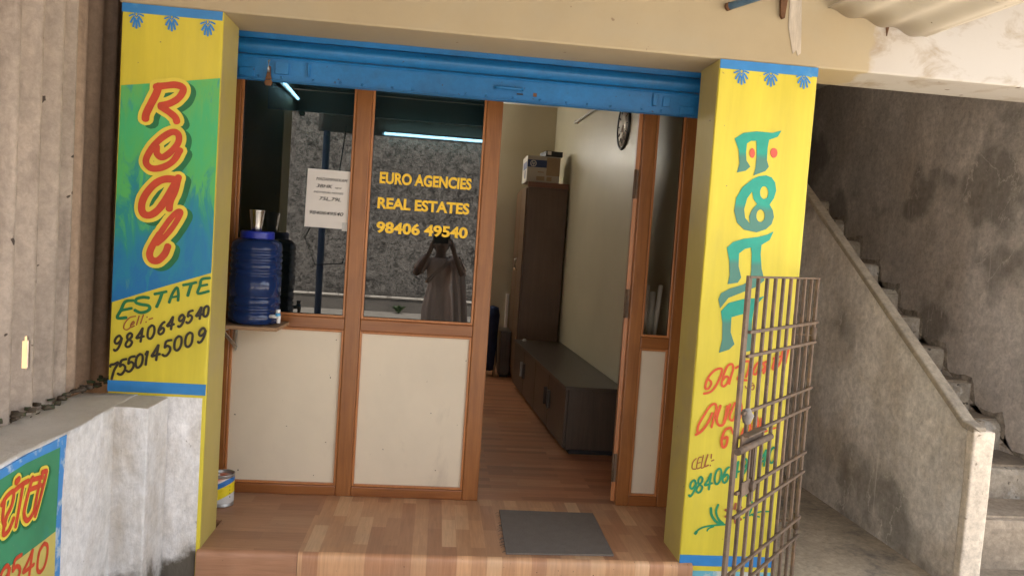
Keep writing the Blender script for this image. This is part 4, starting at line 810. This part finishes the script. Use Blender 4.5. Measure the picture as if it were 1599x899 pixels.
def corrugated(name, x, y0, y1, z0, z1, m, label, hole=None, amp=.024, pitch=.146, th=.006, ph=0):
    k = M(); ny = int((y1-y0)/(.005 if hole else .0122)); nz = 320 if hole else 90
    f = lambda y: x+amp*math.sin(2*math.pi*(y+ph)/pitch)
    V = [[[k.b.verts.new((f(y0+(y1-y0)*i/ny)+s*th, y0+(y1-y0)*i/ny, z0+(z1-z0)*j/nz+(.012*noise.noise(Vector((i*.4, 0, j))) if j in (0, nz) else 0))) for j in range(nz+1)] for i in range(ny+1)] for s in (0, 1)]
    for i in range(ny):
        for j in range(nz):
            yc_, zc_ = y0+(y1-y0)*(i+.5)/ny, z0+(z1-z0)*(j+.5)/nz
            if hole and ((yc_-hole[0])/hole[2])**2+((zc_-hole[1])/hole[3])**2 < 1+.5*noise.noise(Vector((yc_*60, zc_*40, 1))): continue
            for s in (0, 1): k.b.faces.new([V[s][i][j], V[s][i+1][j], V[s][i+1][j+1], V[s][i][j+1]]).smooth = True
    for j in range(nz):
        for i in (0, ny): k.b.faces.new([V[0][i][j], V[0][i][j+1], V[1][i][j+1], V[1][i][j]])
    for i in range(ny):
        for j in (0, nz): k.b.faces.new([V[0][i][j], V[0][i+1][j], V[1][i+1][j], V[1][i][j]])
    return whole(name, k, m, label, 'sheet', (x, (y0+y1)/2, z0))
corrugated('corrugated_sheet', -1.455, -1.75, -.13, .56, 3.2, ASB_L, 'pale pinkish corrugated sheet with a bright slot shaped hole standing behind the low wall', (-.425, .868, .0125, .064))
corrugated('corrugated_sheet', -1.485, -.30, .605, .50, 3.6, ASB_D, 'dark brown weathered corrugated sheet in the gap beside the left pillar', None, .016, .146, .006, .03)
rb = M()
random.seed(11)
for i in range(70):
    y = random.uniform(-.75, .30); p = Vector((-1.425+random.uniform(-.02, .03), y, .645+random.uniform(0, .03)))
    r = random.uniform(.003, .011); a = random.uniform(0, 3)
    rb.box(p.x-r, p.x+r, p.y-r*1.4, p.y+r*1.4, p.z-r*.5, p.z+r*.6, a)
rb.wobble(.006, 60)
tag(rb.build('rubble_and_moss', mat('mossy_dirt', (.10, .075, .05), .95, .4, 20, stain=(.05, .08, .03), stain_at=(.5, .6), stain_scale=12), smooth=True), kind='stuff')
ft = M().box(-2.6, -1.43, -.6, 3.4, -.29, .49); ftw = whole('earth_bank', ft, DIRT, 'brown earth bank behind the corrugated sheets', 'bank', (-2.0, 1.4, -.29)) if False else ft.b.free()

# ---------------------------------------------------------------- staircase on the right
st = thing('staircase', (2.9, 1.5, -.1), 'grimy concrete staircase with a sloping parapet rising beside the shop', 'staircase')
ys = [.245, .565]+[.94+.285*i for i in range(9)]; zs = [.161, .339]+[.517+.178*i for i in range(9)]
zp = -.1
for i, (y, z) in enumerate(zip(ys, zs)):
    k = M(); yn = ys[i+1] if i+1 < len(ys) else y+.5
    k.box(2.51, 3.402, y, yn+.06, zp-.12, z)
    bmesh.ops.subdivide_edges(k.b, edges=k.b.edges[:], cuts=7, use_grid_fill=True)
    for v in k.b.verts:
        e = noise.noise_vector(v.co*7)*.008
        if abs(v.co.y-y) < .001 and abs(v.co.z-z) < .001: e += Vector((0, abs(noise.noise(v.co*11))*.045, -abs(noise.noise(v.co*11))*.035))
        v.co += e
    s_ = k.build('step', RISER if i else CONC, st)
    M().box(2.53, 3.399, y+.035, yn+.01, z-.004, z+.0085).wobble(.003, 9, 3).build('tread', CONC, s_)
    zp = z
k = M().prism([(-.03, -.28), (-.03, .668), (.03, .672), (1.713, 1.784), (3.7, 3.10), (3.7, -.28)], 'X', 2.484, 2.524); k.build('parapet', CONC_SIDE, st)
k = M(); cp = [(-.052, .686), (.022, .700), (1.713, 1.822), (3.7, 3.137)]; lo = [(3.7, 3.095), (1.713, 1.782), (.03, .665), (-.052, .650)]
k.prism(cp+lo, 'X', 2.470, 2.532); k.wobble(.004, 6, 2); k.build('coping', CONC_CAP, st, bevel=.008)
k = M(); k.box(2.470, 2.575, -.055, -.004, -.27, .668); k.wobble(.004, 6, 5); k.build('end_post', POST_END, st, bevel=.008)
sw = None
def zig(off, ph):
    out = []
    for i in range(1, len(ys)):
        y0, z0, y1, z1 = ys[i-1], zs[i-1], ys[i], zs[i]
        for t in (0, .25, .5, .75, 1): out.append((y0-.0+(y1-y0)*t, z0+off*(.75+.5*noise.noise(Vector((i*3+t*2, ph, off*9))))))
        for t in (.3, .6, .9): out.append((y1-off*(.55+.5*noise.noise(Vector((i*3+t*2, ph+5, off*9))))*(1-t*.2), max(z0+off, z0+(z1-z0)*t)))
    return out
sw = thing('stairwell_wall', (3.45, 2, -.1), 'tall stained cement wall closing the far side of the staircase', 'wall')
M().box(3.40, 3.60, -.1, 5.6, -.28, 4.0).build('face', CONC_WALL, sw)
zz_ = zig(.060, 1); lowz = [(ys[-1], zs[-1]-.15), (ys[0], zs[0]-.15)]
M().prism(zz_+lowz, 'X', 3.3975, 3.401).build('zigzag_band', mat('dark_band', (.37, .32, .265), .9, .45, 14, grain=.45), sw)  # darker zigzag band on the wall, following the step outline
M().box(1.605, 3.398, 5.2, 5.4, -.28, 4.0).build('end_face', CONC_WALL, sw)
M().box(1.605, 2.47, 2.35, 2.45, -.09, 2.6).build('alcove_back', CONC_WALL, sw)
M().box(1.605, 3.398, .29, 5.2, 3.0, 3.15).build('stairwell_ceiling', CONC_WALL, sw)

# ---------------------------------------------------------------- iron gate
gt = thing('iron_gate', (1.705, .03, -.18), 'brown iron bar gate swung open in front of the yellow right pillar', 'gate')
H0, H1 = Vector((1.708, .03, 0)), Vector((1.112, -.625, 0)); gd = (H1-H0); gn = Vector((-gd.y, gd.x, 0)).normalized()
if gn.y > 0: gn = -gn
def gp(t, z, o=0): p = H0+gd*t+gn*o; return (p.x, p.y, z)
for i in range(10):
    t = i/9; k = M()
    if i == 9: k.bar(gp(t, -.16), gp(t, 1.318), .034, .012, tuple(gn))
    elif i == 0: k.bar(gp(t, -.16), gp(t, 1.316), .026, .012, tuple(gn))
    else: k.bar(gp(t, -.13, .0), gp(t, 1.31, .0), .0165, .012, tuple(gn))
    k.build('frame_stile' if i in (0, 9) else 'bar', GATE, gt, bevel=.002)
for z in (1.114, 1.026, .817, .729, .52, .431, .218, .132, -.085, -.15):
    k = M(); k.bar(gp(-.005, z, .012), gp(.985, z, .012), .012, .012); k.build('rail', GATE, gt, bevel=.002)
k = M(); k.bar(gp(-.01, 1.313, .0), gp(1.01, 1.313, .0), .018, .008); k.build('rail', GATE, gt, bevel=.002)
# bolt and hasp near the free stile
k = M(); k.bar(gp(.76, .712, .020), gp(1.0, .712, .020), .008, .05); k.bar(gp(.76, .735, .026), gp(.98, .735, .026), .035, .006); ht = k.build('bolt_plate', GATE, gt, bevel=.002)
k = M(); k.tube([gp(.70, .700, .042), gp(1.10, .700, .042)], .013, 12); k.build('slide_bolt', GATE, ht)
k = M(); k.bar(gp(.955, .53, .022), gp(.83, .53, .022), .006, .055); k.tube([gp(.85, .53, .02), gp(.85, .53, .04)], .02, 12); k.build('hasp', GATE, gt, bevel=.002)
k = M(); k.bar(gp(.845, .70, .03), gp(.845, .47, .03), .022, .006, tuple(gn)); k.bar(gp(.915, .70, .03), gp(.915, .56, .03), .014, .006, tuple(gn)); k.build('hasp_strap', GATE, gt, bevel=.002)
k = M(); k.lathe([(0, -.030), (.014, -.027), (.022, -.008), (.024, .010), (.013, .027), (0, .03)], gp(.93, .80, .014), 12); k.wobble(.012, 40); 
wrag = whole('cloth_knot', k, EDGE_W, 'dirty white rag knotted round the free stile of the iron gate', 'rag', gp(.945, .755, .014))
for z in (1.02, .16):
    k = M(); k.tube([(1.708, .03, z), (1.708, .03, z+.07)], .014, 10); k.bar((1.708, .034, z+.035), (1.600, .034, z+.035), .02, .006)
    k.build('gate_hinge', GATE, gt)

# ---------------------------------------------------------------- awning over the forecourt
aw = thing('awning', (1, -1.9, -.2), 'shade roof of corrugated sheets on navy posts along the shop front', 'awning')
def roof(x0, x1, y0, y1, za, zb, name, m, slope_x=0):
    """corrugations run along Y; za at y1 (wall side), zb at y0 (street side)"""
    k = M(); nx = int((x1-x0)/.0122); ny = 6; V = []
    for s in (0, 1):
        V.append([[k.b.verts.new((x0+(x1-x0)*i/nx, y0+(y1-y0)*j/ny, zb+(za-zb)*j/ny+.009*math.sin(2*math.pi*(x0+(x1-x0)*i/nx)/.146)+s*.007-slope_x*(x1-x0)*i/nx)) for j in range(ny+1)] for i in range(nx+1)])
    for i in range(nx):
        for j in range(ny):
            for s in (0, 1): k.b.faces.new([V[s][i][j], V[s][i+1][j], V[s][i+1][j+1], V[s][i][j+1]]).smooth = True
        for j in (0, ny): k.b.faces.new([V[0][i][j], V[0][i+1][j], V[1][i+1][j], V[1][i][j]])
    for j in range(ny):
        for i in (0, nx): k.b.faces.new([V[0][i][j], V[0][i][j+1], V[1][i][j+1], V[1][i][j]])
    return k.build(name, m, aw)
roof(-1.3, 1.62, -3.65, -.01, 2.98, 2.60, 'roof_sheet', ROOF_SHADE)
roof(1.62, 3.9, -1.35, -.01, 2.99, 2.86, 'roof_sheet', ROOF_SHADE)  # unseen short canopy, added to keep high sky light off the upper facade
roof(1.62, 2.085, -1.15, -.012, 2.485, 2.44, 'roof_sheet', ASB_R, .18)
M().box(-1.35, 1.7, -3.64, -3.57, 2.44, 2.615).build('beam', BEAM, aw)
M().box(-1.3, 1.7, -1.9, -1.84, 2.66, 2.74).build('beam', BEAM, aw)
for x in (-1.26, 1.66): M().tube([(x, -3.58, -.19), (x, -3.58, 2.44)], .036, 14).build('post', BLUE_POST, aw)
pp = thing('blue_pipe', (1.25, -.1, 2.45), 'short blue steel pipe end sticking out under the roof edge', 'pipe')
k = M(); k.tube([(1.176, -.02, 2.455), (1.50, -.55, 2.49)], .016, 14); k.build('pipe', mat('faded_blue_paint', (.10, .22, .38), .5, .2, 20, stain=(.15, .08, .05), stain_at=(.6, .7), stain_scale=10), pp)
M().tube([(1.169, -.008, 2.454), (1.178, -.024, 2.455)], .0175, 14).build('rusty_end', RUST, pp)
whole('hanging_cable', M().tube([(-1.05, -3.5, 2.5), (-1.10, -3.5, 2.0), (-1.42, -3.5, 1.3), (-1.30, -3.5, 1.02), (-1.02, -3.5, 1.05), (-.95, -3.5, 1.3), (-1.05, -3.5, 1.62)], .007, 6), BLACK_PL, 'loop of black cable hanging beside the navy awning post', 'cable', (-1.05, -3.5, 1.02))

# ---------------------------------------------------------------- the person taking the picture (seen in the glass)
ps = None
def skin(name, verts, edges, m, parent=None, sub=2):
    me = bpy.data.meshes.new(name); me.from_pydata([v[:3] for v in verts], edges, []); o = bpy.data.objects.new(name, me); COL.objects.link(o)
    sk = o.modifiers.new('skin', 'SKIN'); ly = me.skin_vertices[0] if me.skin_vertices else me.attributes and None
    if not me.skin_vertices:
        bm = bmesh.new(); bm.from_mesh(me); bm.verts.layers.skin.verify(); bm.to_mesh(me); bm.free()
    for i, v in enumerate(verts):
        d = me.skin_vertices[0].data[i]; d.radius = (v[3], v[4] if len(v) > 4 else v[3]); d.use_root = (i == 0)
    ss = o.modifiers.new('sub', 'SUBSURF'); ss.levels = sub; ss.render_levels = sub
    dg = bpy.context.evaluated_depsgraph_get(); dg.update()
    nm = bpy.data.meshes.new_from_object(o.evaluated_get(dg)); o.modifiers.clear(); o.data = nm; bpy.data.meshes.remove(me)
    nm.materials.clear(); nm.materials.append(m)
    for p in nm.polygons: p.use_smooth = True
    if parent is not None: o.parent = parent
    return o
PX, PY, G = .02, -3.62, -.19
V = []; E_ = []
def vt(x, y, z, r, r2=None, to=None):
    V.append((PX+x, PY+y, z, r, r2 or r)); i = len(V)-1
    if to is not None: E_.append((to, i))
    return i
pel = vt(0, 0, .70, .125, .11); be = vt(0, .0, .86, .10, .09, pel); ch = vt(0, -.01, 1.04, .118, .095, be); nb_ = vt(0, -.01, 1.17, .075, .07, ch); nk = vt(0, .01, 1.235, .05, .05, nb_)
hd = vt(0, .03, 1.325, .075, .085, nk); ht2 = vt(0, .02, 1.415, .075, .088, hd); vt(0, .02, 1.465, .04, .05, ht2)
vt(0, .135, 1.335, .014, .014, hd)
for s in (-1, 1):
    vt(s*.088, .02, 1.345, .018, .012, hd)
    h = vt(s*.09, 0, .62, .095, .1, pel); kn = vt(s*.09, .02, .27, .06, .06, h); an = vt(s*.09, -.01, -.09, .037, .04, kn); vt(s*.10, .12, -.155, .036, .026, an)
    sh_ = vt(s*.165, -.01, 1.14, .058, .058, ch); el = vt(s*.262, .10, .985, .041, .041, sh_); wr_ = vt(s*.135+.01, .205, 1.225, .025, .025, el); pm = vt(s*.105+.012, .255, 1.315, .032, .018, wr_)
    for j, (dz, dy, ln) in enumerate(((.058, .018, .035), (.046, .03, .048), (.026, .034, .05), (.006, .030, .044))):
        f1 = vt(s*.098+.012, .262+dy*.4, 1.318+dz, .0085, .0085, pm); vt(s*.098+.012-s*.022, .262+dy, 1.325+dz, .0075, .0075, f1)
    th_ = vt(s*.085+.012, .245, 1.318, .010, .010, pm); vt(s*.062+.012, .262, 1.322, .009, .009, th_)
ps = skin('person', V, E_, SKIN); b0 = Vector((PX, PY, G)); ps.data.transform(Matrix.Translation(-b0)); ps.location = b0
tag(ps, 'person in a dusty rose dress and pale scarf holding a phone up with both hands', 'person')
def shell(rings, name, m, folds, amp, n=64):
    k = M(); R_ = []
    for j, (z, rx, ry, yo, fa) in enumerate(rings):
        R_.append([k.b.verts.new((PX+rx*math.cos(t)*(1+fa*amp*math.sin(folds*t+j*.25+math.sin(t*3))), PY+yo+ry*math.sin(t)*(1+fa*amp*math.sin(folds*t+j*.25+math.sin(t*3))), z)) for t in [2*math.pi*i/n for i in range(n)]])
    for j in range(len(R_)-1):
        for i in range(n): k.b.faces.new([R_[j][i], R_[j][(i+1) % n], R_[j+1][(i+1) % n], R_[j+1][i]]).smooth = True
    return k.build(name, m, ps)
shell([(1.175, .105, .085, -.01, 0), (1.15, .135, .10, -.01, .1), (1.08, .150, .122, -.005, .2), (.98, .138, .118, 0, .3), (.87, .122, .108, 0, .4), (.76, .15, .13, 0, .6), (.62, .175, .15, 0, .9), (.4, .18, .155, 0, 1), (.12, .19, .165, 0, 1.1), (-.12, .20, .172, 0, 1.2)], 'dress', CLOTH, 11, .055)
for s in (-1, 1):
    M().tube([(PX+s*.13, PY-.01, 1.15), (PX+s*.185, PY+.02, 1.11), (PX+s*.235, PY+.07, 1.03)], [.075, .070, .062], 14).build('sleeve', CLOTH, ps)
k = M(); pth = [(-.13, .135, .90), (-.08, .15, .98), (.02, .145, 1.07), (.12, .11, 1.16), (.15, 0, 1.205), (.19, .10, 1.08), (.21, .15, .9), (.235, .17, .65), (.26, .18, .40), (.29, .19, .22)]
pv = None
for i, p in enumerate(pth):
    p = Vector(p)+Vector((PX, PY, 0)); wd_ = [.03, .09, .12, .11, .10, .12, .125, .13, .14, .15][i]
    row = [k.b.verts.new(p+Vector((wd_*(j/6-.5)*1.2, .018*math.sin(j*2.1+i*.4)+.012, (0, .05, .09, .07, .0)[min(i, 4)]*(j/6-.5)))) for j in range(7)]
    if pv:
        for j in range(6): k.b.faces.new([pv[j], pv[j+1], row[j+1], row[j]]).smooth = True
    pv = row
k.build('scarf', CLOTH2, ps)
k = M(); k.lathe([(.0, 1.505), (.05, 1.497), (.085, 1.46), (.098, 1.40), (.097, 1.34), (.085, 1.28), (.06, 1.25)], (PX, PY-.012, 0), 24, sq=1.08); k.wobble(.004, 20)
for v in list(k.b.verts):
    if v.co.y > PY+.055 and v.co.z < 1.42: v.co.y = PY+.03
k.build('hair', HAIR, ps, smooth=True)
for s in (-1, 1): M().lathe([(0, -.011), (.009, -.006), (.012, 0), (.009, .006), (0, .011)], (PX+s*.033, PY+.101, 1.37), 10).build('eye', PAPER, ps)
ph = thing('phone', (.012, -3.29, 1.36), 'black phone held level in front of the person\'s face', 'phone')
M().box(-.068, .092, -3.296, -3.288, 1.335, 1.412).build('body', BLACK_PL, ph, bevel=.003)
M().box(-.062, .086, -3.2975, -3.2962, 1.340, 1.407).build('screen', mat('dim_screen_glass', (.03, .03, .035), .1), ph)
M().lathe([(0, -3.2895), (.008, -3.2895), (.008, -3.286), (.006, -3.286), (0, -3.287)], (0, 0, 1.37), 16, 'Y').build('lens', BLACK_PL, ph)
